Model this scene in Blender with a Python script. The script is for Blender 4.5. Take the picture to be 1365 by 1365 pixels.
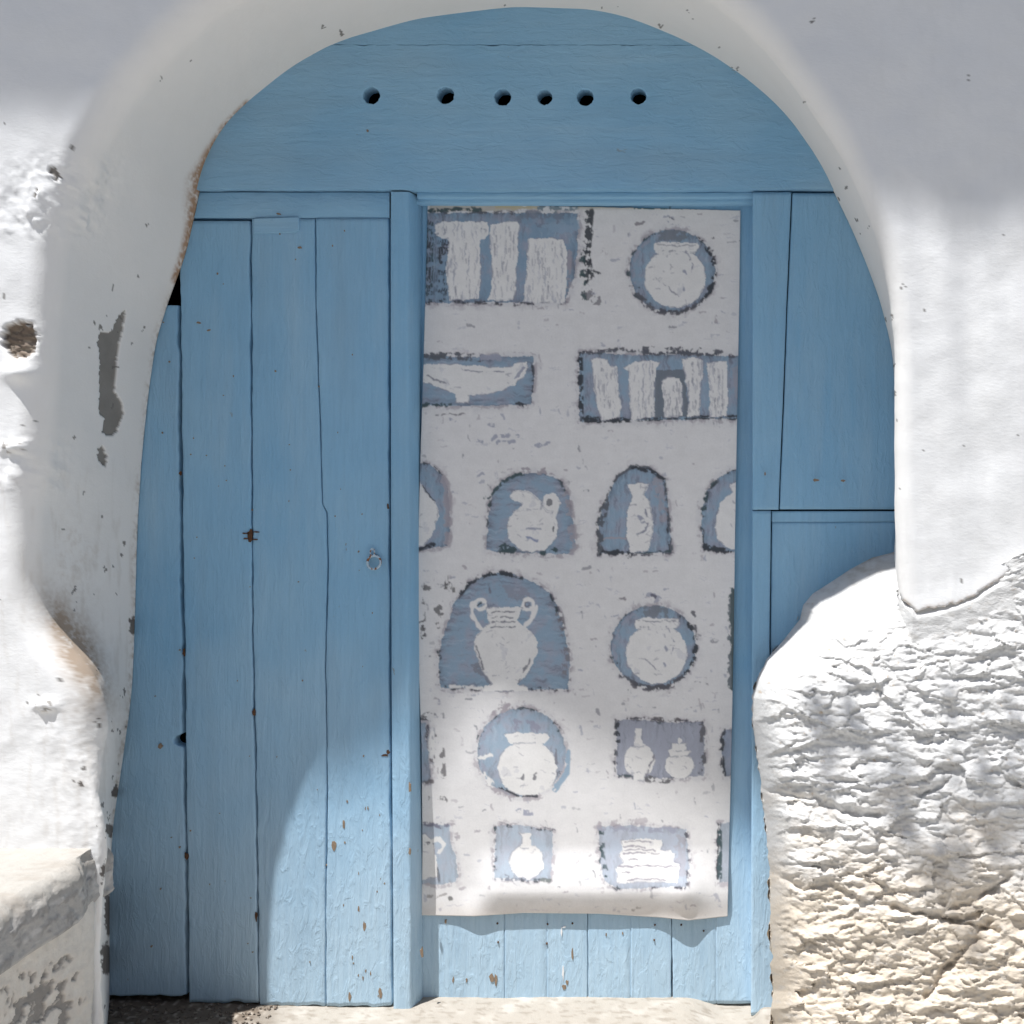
import bpy, bmesh, math, random
import numpy as np
from mathutils import Vector

for o in list(bpy.data.objects):
    bpy.data.objects.remove(o, do_unlink=True)
scene = bpy.context.scene
COL = scene.collection
random.seed(7)
RNG = np.random.default_rng(11)

# ------------------------------------------------------------------ camera, sky, sun, exposure
CAM_D, CAM_H, FPX = 2.5, 1.24, 1400.0          # metres to the door plane, eye height, focal length in photo pixels
PX, PY = 990.0, 650.0                          # where the optical axis meets the photograph
cam_data = bpy.data.cameras.new('camera')
cam = bpy.data.objects.new('camera', cam_data)
COL.objects.link(cam)
cam.location = (0, -CAM_D, CAM_H)
cam.rotation_euler = (math.radians(90), 0, 0)
cam_data.sensor_width = 36
cam_data.lens = FPX / 1365 * 36
cam_data.shift_x = (682.5 - PX) / 1365
cam_data.shift_y = (PY - 682.5) / 1365
cam_data.clip_start = 0.05
cam_data.clip_end = 1000
scene.camera = cam

SUN = Vector((-0.327, -0.35, 1.45)).normalized()     # direction towards the sun
world = bpy.data.worlds.new('World')
scene.world = world
world.use_nodes = True
wn = world.node_tree.nodes
sky = wn.new('ShaderNodeTexSky')
sky.sky_type = 'NISHITA'
sky.sun_disc = False
sky.sun_elevation = math.asin(SUN.z)
sky.sun_rotation = math.atan2(SUN.x, SUN.y)
bg = wn['Background']
world.node_tree.links.new(sky.outputs['Color'], bg.inputs['Color'])
bg.inputs['Strength'].default_value = 0.082
sun_data = bpy.data.lights.new('sun', 'SUN')
sun_data.energy = 5.0
sun_data.angle = math.radians(0.45)
sun_data.color = (1.0, 0.99, 0.975)
sun = bpy.data.objects.new('sun', sun_data)
COL.objects.link(sun)
sun.rotation_euler = SUN.to_track_quat('Z', 'Y').to_euler()
sun.location = (-3, -4, 12)
vs = scene.view_settings
vs.view_transform = 'Standard'
vs.look = 'None'
vs.exposure = 0.62
vs.gamma = 1
vs.use_curve_mapping = False
scene.cycles.max_bounces = 4
scene.cycles.diffuse_bounces = 3
scene.cycles.glossy_bounces = 2

# ------------------------------------------------------------------ helpers
def at(px, py, y=0.0):
    d = CAM_D + y
    return np.stack(np.broadcast_arrays((px - PX) / FPX * d, np.zeros_like(np.asarray(px, float)) + y, CAM_H - (py - PY) / FPX * d), -1)

def to_px(P):
    d = CAM_D + P[..., 1]
    return PX + P[..., 0] / d * FPX, PY - (P[..., 2] - CAM_H) / d * FPX

_PERM = {}
def perlin(x, y, seed=0):
    if seed not in _PERM:
        r = np.random.default_rng(seed + 100)
        p = r.permutation(256)
        a = r.random(256) * 2 * np.pi
        _PERM[seed] = (np.concatenate([p, p]), np.cos(a), np.sin(a))
    p, gx, gy = _PERM[seed]
    x = np.asarray(x, float); y = np.asarray(y, float)
    xi = np.floor(x).astype(int); yi = np.floor(y).astype(int)
    xf = x - xi; yf = y - yi
    xi &= 255; yi &= 255
    u = xf * xf * xf * (xf * (xf * 6 - 15) + 10); v = yf * yf * yf * (yf * (yf * 6 - 15) + 10)
    def g(ix, iy, dx, dy):
        h = p[(p[ix & 255] + iy) & 255]
        return gx[h] * dx + gy[h] * dy
    n00 = g(xi, yi, xf, yf); n10 = g(xi + 1, yi, xf - 1, yf)
    n01 = g(xi, yi + 1, xf, yf - 1); n11 = g(xi + 1, yi + 1, xf - 1, yf - 1)
    a = n00 + u * (n10 - n00); b = n01 + u * (n11 - n01)
    return (a + v * (b - a)) * 1.5

def fbm(x, y, seed=0, octv=4, gain=0.5):
    s = 0; a = 1.0; t = 0
    for k in range(octv):
        s = s + a * perlin(x * 2 ** k, y * 2 ** k, seed + k); t += a; a *= gain
    return s / t

def sstep(a, b, x):
    t = np.clip((x - a) / (b - a), 0, 1)
    return t * t * (3 - 2 * t)

def inpoly(x, y, poly):
    c = np.zeros(np.broadcast(x, y).shape, bool)
    n = len(poly)
    for i in range(n):
        x1, y1 = poly[i]; x2, y2 = poly[(i + 1) % n]
        if y1 == y2: continue
        t = ((y1 > y) != (y2 > y)) & (x < (x2 - x1) * (y - y1) / (y2 - y1) + x1)
        c ^= t
    return c

def dist_line(x, y, pts):
    d = np.full(np.broadcast(x, y).shape, 1e9)
    for (x1, y1), (x2, y2) in zip(pts[:-1], pts[1:]):
        dx, dy = x2 - x1, y2 - y1
        L = dx * dx + dy * dy + 1e-9
        t = np.clip(((x - x1) * dx + (y - y1) * dy) / L, 0, 1)
        d = np.minimum(d, np.hypot(x - x1 - t * dx, y - y1 - t * dy))
    return d

def grid_object(name, P, mat, parent=None, color=None, smooth=True, flip=False):
    nr, nc = P.shape[:2]
    me = bpy.data.meshes.new(name)
    me.vertices.add(nr * nc)
    me.vertices.foreach_set('co', np.ascontiguousarray(P.reshape(-1), dtype=np.float32))
    idx = np.arange(nr * nc).reshape(nr, nc)
    q = np.stack([idx[:-1, :-1], idx[1:, :-1], idx[1:, 1:], idx[:-1, 1:]], -1).reshape(-1, 4)
    if flip: q = q[:, ::-1]
    nf = len(q)
    me.loops.add(nf * 4)
    me.loops.foreach_set('vertex_index', np.ascontiguousarray(q.reshape(-1), dtype=np.int32))
    me.polygons.add(nf)
    me.polygons.foreach_set('loop_start', np.arange(0, nf * 4, 4, dtype=np.int32))
    me.update(calc_edges=True)
    me.validate()
    if smooth: me.shade_smooth()
    if color is not None:
        ca = me.color_attributes.new('albedo', 'FLOAT_COLOR', 'POINT')
        c4 = np.ones((nr * nc, 4), np.float32); c4[:, :3] = color.reshape(-1, 3)
        ca.data.foreach_set('color', c4.reshape(-1))
    return link(name, me, mat, parent)

def link(name, me, mat, parent=None):
    o = bpy.data.objects.new(name, me)
    COL.objects.link(o)
    if mat is not None:
        me.materials.clear(); me.materials.append(mat)
    if parent is not None:
        o.parent = parent
        p = parent
        off = Vector((0, 0, 0))
        while p is not None:
            off += p.location; p = p.parent
        o.location = -off
    return o

def bm_object(name, bm, mat, parent=None, smooth=False):
    me = bpy.data.meshes.new(name)
    bmesh.ops.recalc_face_normals(bm, faces=bm.faces)
    bm.to_mesh(me); bm.free()
    if smooth: me.shade_smooth()
    return link(name, me, mat, parent)

def thing(name, label, cat, loc=(0, 0, 0), group=None):
    o = bpy.data.objects.new(name, None)
    o.empty_display_size = 0.1
    COL.objects.link(o); o.location = loc
    return tag(o, label, cat, group)

def tag(o, label, cat, group=None):
    o['label'] = label; o['category'] = cat
    if group: o['group'] = group
    return o

def struct(o, kind='structure'):
    o['kind'] = kind
    return o

# ------------------------------------------------------------------ materials
class Mat:
    def __init__(s, name, rough=0.7, spec=0.3):
        s.m = bpy.data.materials.new(name); s.m.use_nodes = True
        s.t = s.m.node_tree; s.n = s.t.nodes
        s.b = s.n['Principled BSDF']
        s.b.inputs['Roughness'].default_value = rough
        s.b.inputs['Specular IOR Level'].default_value = spec
        s.tc = s.n.new('ShaderNodeTexCoord').outputs['Object']
    def L(s, a, b): s.t.links.new(a, b)
    def mapping(s, scale, rot=(0, 0, 0)):
        m = s.n.new('ShaderNodeMapping'); m.inputs['Scale'].default_value = scale
        m.inputs['Rotation'].default_value = rot
        s.L(s.tc, m.inputs['Vector']); return m.outputs['Vector']
    def noise(s, scale, detail=4, rough=0.55, vec=None, dist=0.0):
        n = s.n.new('ShaderNodeTexNoise')
        n.inputs['Scale'].default_value = scale; n.inputs['Detail'].default_value = detail
        n.inputs['Roughness'].default_value = rough; n.inputs['Distortion'].default_value = dist
        s.L(vec if vec is not None else s.tc, n.inputs['Vector']); return n.outputs['Fac']
    def ramp(s, fac, stops):
        r = s.n.new('ShaderNodeValToRGB'); e = r.color_ramp.elements
        while len(e) < len(stops): e.new(0.5)
        for k, (p, c) in enumerate(stops):
            e[k].position = p
            e[k].color = (c, c, c, 1) if not isinstance(c, tuple) else (*c, 1)
        s.L(fac, r.inputs['Fac']); return r.outputs['Color']
    def mix(s, fac, a, b, mode='MIX'):
        m = s.n.new('ShaderNodeMix'); m.data_type = 'RGBA'; m.blend_type = mode
        for sock, v in ((m.inputs['Factor'], fac), (m.inputs['A'], a), (m.inputs['B'], b)):
            if isinstance(v, tuple): sock.default_value = (*v, 1)
            elif isinstance(v, (int, float)): sock.default_value = v
            else: s.L(v, sock)
        return m.outputs['Result']
    def math(s, op, a, b=0.0):
        m = s.n.new('ShaderNodeMath'); m.operation = op
        for sock, v in ((m.inputs[0], a), (m.inputs[1], b)):
            if isinstance(v, (int, float)): sock.default_value = v
            else: s.L(v, sock)
        return m.outputs[0]
    def sep(s):
        x = s.n.new('ShaderNodeSeparateXYZ'); s.L(s.tc, x.inputs[0]); return x.outputs
    def bump(s, h, dist, strength=1.0):
        b = s.n.new('ShaderNodeBump'); b.inputs['Distance'].default_value = dist; b.inputs['Strength'].default_value = strength
        s.L(h, b.inputs['Height'])
        if s.b.inputs['Normal'].is_linked:
            s.L(s.b.inputs['Normal'].links[0].from_socket, b.inputs['Normal'])
        s.L(b.outputs['Normal'], s.b.inputs['Normal'])
    def color(s, c):
        if isinstance(c, tuple): s.b.inputs['Base Color'].default_value = (*c, 1)
        else: s.L(c, s.b.inputs['Base Color'])
    def attr(s):
        a = s.n.new('ShaderNodeVertexColor'); a.layer_name = 'albedo'; return a.outputs['Color']

def paint_material(name, grain, chips=0.5, wood=1.0):
    """old sky-blue oil paint over rough boards; grain 'V' or 'H'"""
    m = Mat(name, 0.6, 0.25)
    sc = (1, 1, 0.06) if grain == 'V' else (0.06, 1, 1)
    gv = m.mapping(sc)
    g1 = m.noise(130, 3, 0.6, gv, 0.6)
    g2 = m.noise(420, 1, 0.5, gv)
    wr_v = m.mapping((1, 1, 0.33) if grain == 'V' else (0.35, 1, 1.0))
    wr = m.noise(52, 4, 0.62, wr_v, 0.7)
    big = m.noise(3.2, 2, 0.6)
    fine = m.noise(240, 1, 0.6)
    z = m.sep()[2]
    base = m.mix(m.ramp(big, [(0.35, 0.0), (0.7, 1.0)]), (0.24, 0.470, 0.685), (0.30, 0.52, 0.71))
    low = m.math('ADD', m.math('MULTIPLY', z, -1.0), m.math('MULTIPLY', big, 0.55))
    dust = m.ramp(low, [(0.0, 0.0), (0.42, 1.0)])      # boards fade towards the foot
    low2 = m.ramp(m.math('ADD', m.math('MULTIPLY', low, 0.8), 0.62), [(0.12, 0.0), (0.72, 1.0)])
    base = m.mix(m.math('MULTIPLY', low2, 0.85), base, (0.47, 0.62, 0.74))  # weathered fade, deepened so the colour carries the sunlit patch's paleness
    # greyish grime washed down the boards, and lighter worn strips
    st = m.noise(9, 4, 0.6, m.mapping((1, 1, 0.12) if grain == 'V' else (0.15, 1, 1)))
    base = m.mix(m.math('MULTIPLY', m.ramp(st, [(0.50, 0.0), (0.72, 1.0)]), 0.30), base, (0.25, 0.36, 0.46))
    base = m.mix(m.math('MULTIPLY', m.ramp(st, [(0.30, 1.0), (0.45, 0.0)]), 0.30), base, (0.42, 0.58, 0.70))
    # brush marks
    base = m.mix(m.math('MULTIPLY', m.ramp(g1, [(0.35, 1.0), (0.6, 0.0)]), 0.16), base, (0.17, 0.33, 0.50))
    base = m.mix(m.math('MULTIPLY', m.ramp(fine, [(0.58, 0.0), (0.75, 1.0)]), 0.10), base, (0.55, 0.68, 0.78))
    # tiny chips down to weathered wood
    cv = m.mapping((1, 1, 0.45) if grain == 'V' else (0.45, 1, 1))
    c1 = m.noise(62, 3, 0.5, cv, 0.3)
    c2 = m.noise(7, 2, 0.5)
    chip = m.math('MULTIPLY', m.ramp(c1, [(0.735, 0.0), (0.75, 1.0)]), m.ramp(c2, [(0.50, 0.0), (0.56, 1.0)]))
    chip = m.math('MULTIPLY', chip, chips)
    base = m.mix(chip, base, (0.26, 0.19, 0.13))
    m.color(base)
    m.bump(m.math('MULTIPLY', g1, m.ramp(big, [(0.38, 0.25), (0.62, 1.0)])), 0.0028 * wood, 0.8)
    m.bump(g2, 0.0008 * wood, 0.5)
    m.bump(m.ramp(wr, [(0.3, 0.0), (0.52, 0.5), (0.6, 1.0)]), 0.0017, 0.55)
    m.bump(m.math('MULTIPLY', chip, -1), 0.001, 0.8)
    m.L(m.ramp(wr, [(0.3, 0.52), (0.7, 0.7)]), m.b.inputs['Roughness'])
    return m.m

M = {}
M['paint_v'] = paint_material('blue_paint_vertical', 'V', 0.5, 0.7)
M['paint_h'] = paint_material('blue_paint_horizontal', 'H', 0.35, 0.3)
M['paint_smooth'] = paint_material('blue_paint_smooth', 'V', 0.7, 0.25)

def attr_material(name, rough=0.85, bumps=(), spec=0.2, var=None):
    m = Mat(name, rough, spec)
    c = m.attr()
    if var:
        sc, amt, col = var
        c = m.mix(m.math('MULTIPLY', m.ramp(m.noise(sc, 5, 0.6), [(0.45, 0.0), (0.7, 1.0)]), amt), c, col)
    m.color(c)
    for scale, vec, dist, strength in bumps:
        m.bump(m.noise(scale, 3, 0.6, m.mapping(vec)), dist, strength)
    return m.m

M['plaster'] = attr_material('whitewashed_plaster', 0.9, [(22, (1, 1, 1.2), 0.0009, 0.3), (150, (0.6, 1, 1.3), 0.0008, 0.5)], 0.15,
                             (9, 0.12, (0.70, 0.68, 0.64)))
M['rock'] = attr_material('whitewashed_rock', 0.9, [(60, (1, 1, 1.6), 0.003, 0.5), (230, (0.7, 1, 1.4), 0.0014, 0.6)], 0.12)
M['ledge'] = attr_material('worn_ledge', 0.8, [(50, (1, 1, 1), 0.004, 0.5), (260, (1, 1, 1), 0.0012, 0.6)], 0.2, (38, 0.25, (0.42, 0.40, 0.38)))
M['threshold'] = attr_material('threshold_stone', 0.85, [(70, (1, 1, 1), 0.004, 0.6), (300, (1, 1, 1), 0.0012, 0.6)], 0.15)
M['poster'] = attr_material('printed_canvas', 0.62, [(700, (1, 1, 1), 0.0003, 0.3)], 0.25)

m = Mat('far_plaster', 0.9, 0.1)
m.color(m.mix(m.noise(2.5, 5), (0.50, 0.505, 0.51), (0.44, 0.445, 0.45))); M['far_plaster'] = m.m
m = Mat('dark_interior', 1.0, 0.0); m.color(m.mix(m.noise(6), (0.012, 0.011, 0.010), (0.02, 0.018, 0.016))); M['dark'] = m.m
m = Mat('ground_stone', 0.9, 0.1)
m.color(m.mix(m.noise(1.5, 5), (0.45, 0.44, 0.42), (0.39, 0.38, 0.365))); m.bump(m.noise(12, 6), 0.01, 0.5); M['ground'] = m.m
m = Mat('bare_wood', 0.85, 0.1)
m.color(m.mix(m.noise(160, 4), (0.36, 0.27, 0.19), (0.17, 0.13, 0.10))); M['wood'] = m.m
m = Mat('rust', 0.9, 0.1)
m.color(m.mix(m.noise(220, 4), (0.16, 0.08, 0.04), (0.05, 0.035, 0.03))); M['rust'] = m.m
m = Mat('white_drip', 0.5, 0.3)
m.color(m.mix(m.noise(120, 3), (0.82, 0.82, 0.82), (0.75, 0.77, 0.80))); M['drip'] = m.m
m = Mat('painted_iron', 0.4, 0.5)
m.color(m.mix(m.ramp(m.noise(110, 3), [(0.50, 0.0), (0.56, 1.0)]), (0.45, 0.58, 0.68), (0.22, 0.09, 0.03))); M['iron'] = m.m
m = Mat('leaf', 0.6, 0.3)
m.color(m.mix(m.noise(20, 3), (0.05, 0.10, 0.03), (0.08, 0.13, 0.04))); M['leaf'] = m.m
m = Mat('pebble', 0.9, 0.1)
m.color(m.mix(m.noise(45, 3), (0.24, 0.20, 0.16), (0.08, 0.06, 0.05))); M['pebble'] = m.m

# ------------------------------------------------------------------ the ground and the dark room behind the door
bm = bmesh.new()
for v in ((-300, -300), (300, -300), (300, 300), (-300, 300)): bm.verts.new((v[0], v[1], -0.12))
bm.faces.new(bm.verts)
struct(bm_object('ground', bm, M['ground']))

bm = bmesh.new()
bmesh.ops.create_cube(bm, size=1)
for v in bm.verts:
    v.co = (-0.45 + v.co.x * 3.6, -0.29 + (v.co.y + 0.5) * 2.6, -0.115 + (v.co.z + 0.5) * 3.1)
bm.faces.ensure_lookup_table()
bmesh.ops.delete(bm, geom=[f for f in bm.faces if f.calc_center_median().y < -0.2], context='FACES')
struct(bm_object('dark_room', bm, M['dark']))

# unseen house added behind the camera to cut sky and ambient light
bm = bmesh.new()
bmesh.ops.create_cube(bm, size=1)
for v in bm.verts:
    v.co = (v.co.x * 14 + 1.0, -4.6 - (0.5 - v.co.y) * 3.0, -0.13 + (v.co.z + 0.5) * 5.6)
struct(bm_object('sky_blocker_house', bm, M['far_plaster']))

# ------------------------------------------------------------------ whitewashed wall with the arched reveal
KEY = [  # (inner x,y on the door plane) , (rim x,y on the wall face)   in photo pixels
 ((146,1470),(133,1470)), ((146,1345),(130,1345)), ((146,1270),(124,1270)), ((146,1200),(130,1200)), ((149,1110),(136,1110)), ((163,1020),(111,1015)),
 ((175,930),(106,945)), ((178,890),(88,898)), ((179,850),(48,858)), ((181,780),(28,800)), ((184,690),(28,690)), ((190,600),(41,600)),
 ((197,530),(47,520)), ((207,455),(52,440)), ((225,400),(60,345)), ((250,335),(76,268)), ((263,270),(100,205)), ((275,215),(130,150)),
 ((303,165),(157,110)), ((345,127),(196,65)), ((400,85),(238,24)), ((455,57),(300,-25)), ((560,27),(430,-75)), ((680,12),(620,-100)), ((790,15),(790,-95)),
 ((830,23),(850,-80)), ((870,38),(915,-50)), ((910,54),(960,-18)), ((950,75),(995,14)), ((1010,117),(1042,64)), ((1050,155),(1075,108)), ((1075,190),(1108,152)),
 ((1098,225),(1132,196)), ((1112,258),(1152,238)), ((1140,315),(1175,296)), ((1172,395),(1194,370)), ((1190,470),(1203,450)), ((1196,580),(1204,560)),
 ((1197,680),(1204,670)), ((1193,720),(1207,740)), ((1190,760),(1212,800)), ((1190,850),(1215,850)), ((1190,1000),(1215,1000)), ((1190,1470),(1215,1470))]
ki = np.array([k[0] for k in KEY], float); kr = np.array([k[1] for k in KEY], float)
cum = np.concatenate([[0], np.cumsum(np.hypot(*np.diff((ki + kr) / 2, axis=0).T))])
NS = 1900
tt = np.linspace(0, cum[-1], NS)
def smooth_path(k):
    out = np.stack([np.interp(tt, cum, k[:, 0]), np.interp(tt, cum, k[:, 1])], -1)
    w = np.hanning(59); w /= w.sum()
    pad = np.pad(out, ((29, 29), (0, 0)), mode='edge')
    return np.stack([np.convolve(pad[:, c], w, 'valid') for c in (0, 1)], -1)
inner = smooth_path(ki); rim = smooth_path(kr)
DEP = 0.35
Pi = at(inner[:, 0], inner[:, 1], 0.0); Pr = at(rim[:, 0], rim[:, 1], -DEP)
C = np.array(at(600.0, 450.0, -DEP))
out = np.stack([Pr[:, 0] - C[0], np.maximum(Pr[:, 2] - C[2], 0)], -1)
out /= np.linalg.norm(out, axis=1)[:, None]
rho = np.interp(rim[:, 0], [0, 100, 400, 900, 1100, 1210], [0.05, 0.06, 0.06, 0.06, 0.045, 0.035])
rho = np.where((rim[:, 0] < 400), rho * (1 - 0.8 * sstep(960, 1080, rim[:, 1])), rho)
rows = []
rows.append(np.stack([Pi[:, 0] + 0.12 * out[:, 0], Pi[:, 1] + 0.012, Pi[:, 2] + 0.12 * out[:, 1]], -1))
NR = 84
Pe = Pr.copy(); Pe[:, 0] -= out[:, 0] * rho * 0.35; Pe[:, 2] -= out[:, 1] * rho * 0.35
for k in np.linspace(0, 1, NR):
    R = Pi + (Pe - Pi) * k
    R[:, 1] = -k * (DEP - rho)
    rows.append(R)
for a in np.linspace(0, math.pi / 2, 13)[1:]:
    R = Pe.copy()
    R[:, 0] += out[:, 0] * rho * (1 - math.cos(a)); R[:, 2] += out[:, 1] * rho * (1 - math.cos(a))
    R[:, 1] = -(DEP - rho) - rho * math.sin(a)
    rows.append(R)
last = rows[-1]
ss = np.concatenate([np.arange(1, 95) * 0.0046, [0.46, 0.53, 0.65, 0.85, 1.2, 1.8, 2.8, 4.2, 6.0, 8.0]])
for s_ in ss:
    R = last.copy(); R[:, 0] += out[:, 0] * s_; R[:, 2] += out[:, 1] * s_
    rows.append(R)
W = np.stack(rows, 1)                                   # (NS, rows, 3)
wx, wy = to_px(W)
kk = np.concatenate([[0], np.linspace(0, 1, NR), np.ones(12 + len(ss))])[None, :]     # 0 at the door, 1 at the rim and on the face
face = np.concatenate([np.zeros(1 + NR), np.linspace(0, 1, 12), np.ones(len(ss))])[None, :]
# lumps: along the reveal they push sideways, on the face they push out
l1 = fbm(wx / 130, wy / 130, 3, 3); l2 = fbm(wx / 34, wy / 42, 9, 3); l3 = fbm(wx / 9, wy / 12, 15, 3)
near = 0.35 + 0.65 * sstep(0, 0.25, kk)
edge = np.exp(-((kk - 1) / 0.16) ** 2) * np.exp(-np.clip(np.arange(W.shape[1]) - (NR + 12), 0, 999)[None, :] / 18.0)
leftside = (wx < 400)
flake = edge * np.where(leftside, sstep(190, 240, wy) * (1 - sstep(300, 330, wy)) + 0.5 * sstep(560, 600, wy) * (1 - sstep(640, 670, wy)) + 0.35 * sstep(900, 1000, wy), 0.0)
lump = 0.0050 * l1 + 0.0007 * l2 + 0.00018 * l3 + flake * (0.009 * l2 + 0.006 * np.maximum(l3, 0))
ox = out[:, None, 0]; oz = out[:, None, 1]
rev = (1 - face)
W[..., 0] += -ox * lump * rev * near; W[..., 2] += -oz * lump * rev * near
W[..., 1] -= lump * face
# broken lip low on the right, where the plaster ends above the rock
WBx = [1190, 1205, 1222, 1250, 1275, 1300, 1320, 1345, 1365, 1450, 1700, 3000]; WBy = [772, 800, 818, 813, 806, 795, 783, 766, 757, 735, 690, 600]
wb = np.interp(wx, WBx, WBy) + 3 * perlin(wx / 9, wx * 0 + 0.5, 31) + 1.5 * perlin(wx / 3.3, wx * 0 + 0.5, 32)
right = (wx > 1185) & (kk > 0.9)
bulge = np.where(right, 0.004 * np.exp(-((wb - wy) / 26.0) ** 2), 0)
W[..., 1] -= bulge
W[..., 1] += np.where(right, 0.10 * sstep(-3, 5, wy - wb), 0)

white = np.array([0.80, 0.80, 0.80])
wc = np.zeros(W.shape) + white
def blend(c, mask, col):
    return c + (np.array(col) - c) * mask[..., None]
n_s = fbm(wx / 22, wy / 30, 40, 5, 0.65); n_f = fbm(wx / 5, wy / 6, 45, 3, 0.6); n_v = fbm(wx / 9, wy / 60, 48, 4)
wxw = wx + 3.0 * perlin(wx / 7, wy / 7, 51) + 1.5 * perlin(wx / 3, wy / 3, 52)
wyw = wy + 4.0 * perlin(wx / 6, wy / 8, 53) + 2.0 * perlin(wx / 2.5, wy / 3, 54)
L_ = (wx < 420) & (kk < 1.001)
# warm ground bounce painted into the reveal colour, then dirty streaks on its left
wc = blend(wc, (1 - face) * 0.55 * np.ones_like(wx), (0.84, 0.805, 0.75))
wc = blend(wc, np.where(L_, sstep(0.05, 0.5, n_v) * 0.25 * sstep(560, 700, wy), 0), (0.52, 0.47, 0.41))
# brown grime low on the left reveal
g = np.exp(-(((wx - 104 - 0.45 * (wy - 870)) / 26) ** 2 + ((wy - 868) / 66) ** 2)) * (1.0 + 1.0 * n_s + 0.8 * n_f)
wc = blend(wc, np.clip(g * 1.15, 0, 0.85) * (wx < 175), (0.33, 0.23, 0.15))
g = np.exp(-(((wx - 112) / 26) ** 2 + ((wy - 960) / 120) ** 2)) * np.clip(0.35 + 1.1 * n_s + 0.6 * n_f, 0, 1)
wc = blend(wc, np.clip(g * 0.6, 0, 0.6), (0.36, 0.31, 0.26))
g = np.exp(-(((wx - 105) / 30) ** 2 + ((wy - 740) / 55) ** 2)) * np.clip(0.1 + 1.2 * n_s + 0.6 * n_f, 0, 1)
wc = blend(wc, np.clip(g * 0.55, 0, 0.6), (0.45, 0.36, 0.27))
# rust-brown bleeding out of the joint with the boards
dj = dist_line(wx, wy, [(330,140),(300,170),(282,200),(266,240),(266,262),(258,300),(244,345),(234,372)])
g = sstep(1, 0, dj / (10 + 16 * np.exp(-((wy - 255) / 45) ** 2))) * np.clip(0.75 + 1.2 * n_f + 0.9 * n_s, 0, 1)
wc = blend(wc, np.clip(g * 1.25, 0, 0.9), (0.36, 0.20, 0.10))
dj = dist_line(wx, wy, [(228,400),(207,455),(195,560),(186,660),(181,760),(178,880),(172,960),(150,1090)])
g = sstep(1, 0, dj / 11) * np.clip(0.12 + 0.9 * n_s + 0.9 * n_f, 0, 1)
wc = blend(wc, np.clip(g, 0, 0.7), (0.40, 0.32, 0.24))
# dark broken spots at the joint low on the left
for (cx, cy, rx, ry) in [(177,833,4,14),(146,1107,5,8),(154,1055,4,9),(144,1215,4.5,34),(142,1278,8,22),(131,965,2,9),(108,1045,3,4),(138,1160,3,10)]:
    g = sstep(1.35, 0.75, ((wxw - cx) / rx) ** 2 + ((wyw - cy) / ry) ** 2 + 0.5 * n_f)
    wc = blend(wc, g * 0.9 * (wx < 200), (0.07, 0.055, 0.045))
# bare cement where the whitewash fell off
cem = [(167,413),(163,440),(158,460),(157,472),(155,495),(153,522),(162,535),(165,552),(157,575),(147,583),(137,577),(140,558),(133,552),(133,522),(133,475),(130,455),(133,443),(148,443),(157,423)]
g = inpoly(wx + 1.6 * perlin(wx / 4, wy / 5, 60), wy + 1.6 * perlin(wx / 4, wy / 5, 61), cem) | inpoly(wxw, wyw, [(133,598),(138,594),(142,608),(141,622),(136,622),(128,606)])
wc = blend(wc, g * 1.0, (0.235, 0.22, 0.20))
W[..., 0] -= g * 0.004
g = inpoly(wxw, wyw, [(62,222),(70,220),(79,234),(74,240),(66,232)]) | inpoly(wxw, wyw, [(44,262),(50,250),(52,252),(46,268)])
wc = blend(wc, g * 0.95, (0.20, 0.18, 0.16)); W[..., 1] += g * 0.004
# broken hole with brown stone in the left face
hd = np.hypot((wxw - 25) / 24, (wyw - 453) / 26)
g = sstep(1.05, 0.85, hd) * (wx < 60)
wc = blend(wc, g, (0.20, 0.155, 0.12)); wc = blend(wc, g * sstep(0.1, 0.35, n_f) * 0.8, (0.45, 0.38, 0.30))
W[..., 1] += g * 0.012 + g * 0.010 * n_f
# raised scab of plaster and its broken edge below the hole
g = sstep(508, 516, wy + 8 * perlin(wx / 14, wy * 0, 63)) * (1 - sstep(516, 700, wy)) * (wx < 60) * face
W[..., 1] += 0.0 * g
g = np.exp(-(((wx - 30) / 22) ** 2 + ((wy - 497) / 12) ** 2)) * face
W[..., 1] -= 0.014 * g
for (cx, cy, a_, b_) in [(62,940,13,7),(20,596,16,7)]:
    q = ((wxw - cx) / a_) ** 2 + ((wyw - cy) / b_) ** 2
    W[..., 1] -= 0.010 * np.exp(-q * 0.8) * (wx < 130)
    g = (q > 0.5) & (q < 1.1) & (l3 > 0.0)
    wc = blend(wc, g * 0.7, (0.22, 0.19, 0.16))
# flecks
fl = np.zeros(wx.shape, bool)
for k in range(230):
    i = RNG.integers(0, NS) if k < 140 else RNG.integers(150, 560); j = RNG.integers(5, W.shape[1] - 12)
    cx, cy = wx[i, j], wy[i, j]
    r = RNG.uniform(0.8, 2.2); e = RNG.uniform(1, 2.2)
    sl = slice(max(0, i - 12), i + 12)
    fl[sl] |= ((wxw[sl] - cx) / r) ** 2 + ((wyw[sl] - cy) / (r * e)) ** 2 < 1
wc = blend(wc, fl * 0.85, (0.13, 0.12, 0.11))
# soft grey streaks on the big face at upper right
g = np.where(wx > 1150, np.clip(n_v * 0.6 + n_s * 0.4, 0, 1), 0) * 0.25
wc = blend(wc, g, (0.60, 0.59, 0.57))
# ochre crack along the broken lip
g = np.where(right & (wx > 1205), np.exp(-((wy - wb + 1) / 5.0) ** 2) * np.clip(0.5 + 1.5 * n_f, 0, 1), 0)
wc = blend(wc, g * 0.85, (0.40, 0.27, 0.16))
wall = grid_object('house_wall', W, M['plaster'], None, wc)
tag(wall, 'whitewashed lumpy plaster house wall with a deep arched door opening', 'wall')

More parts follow.
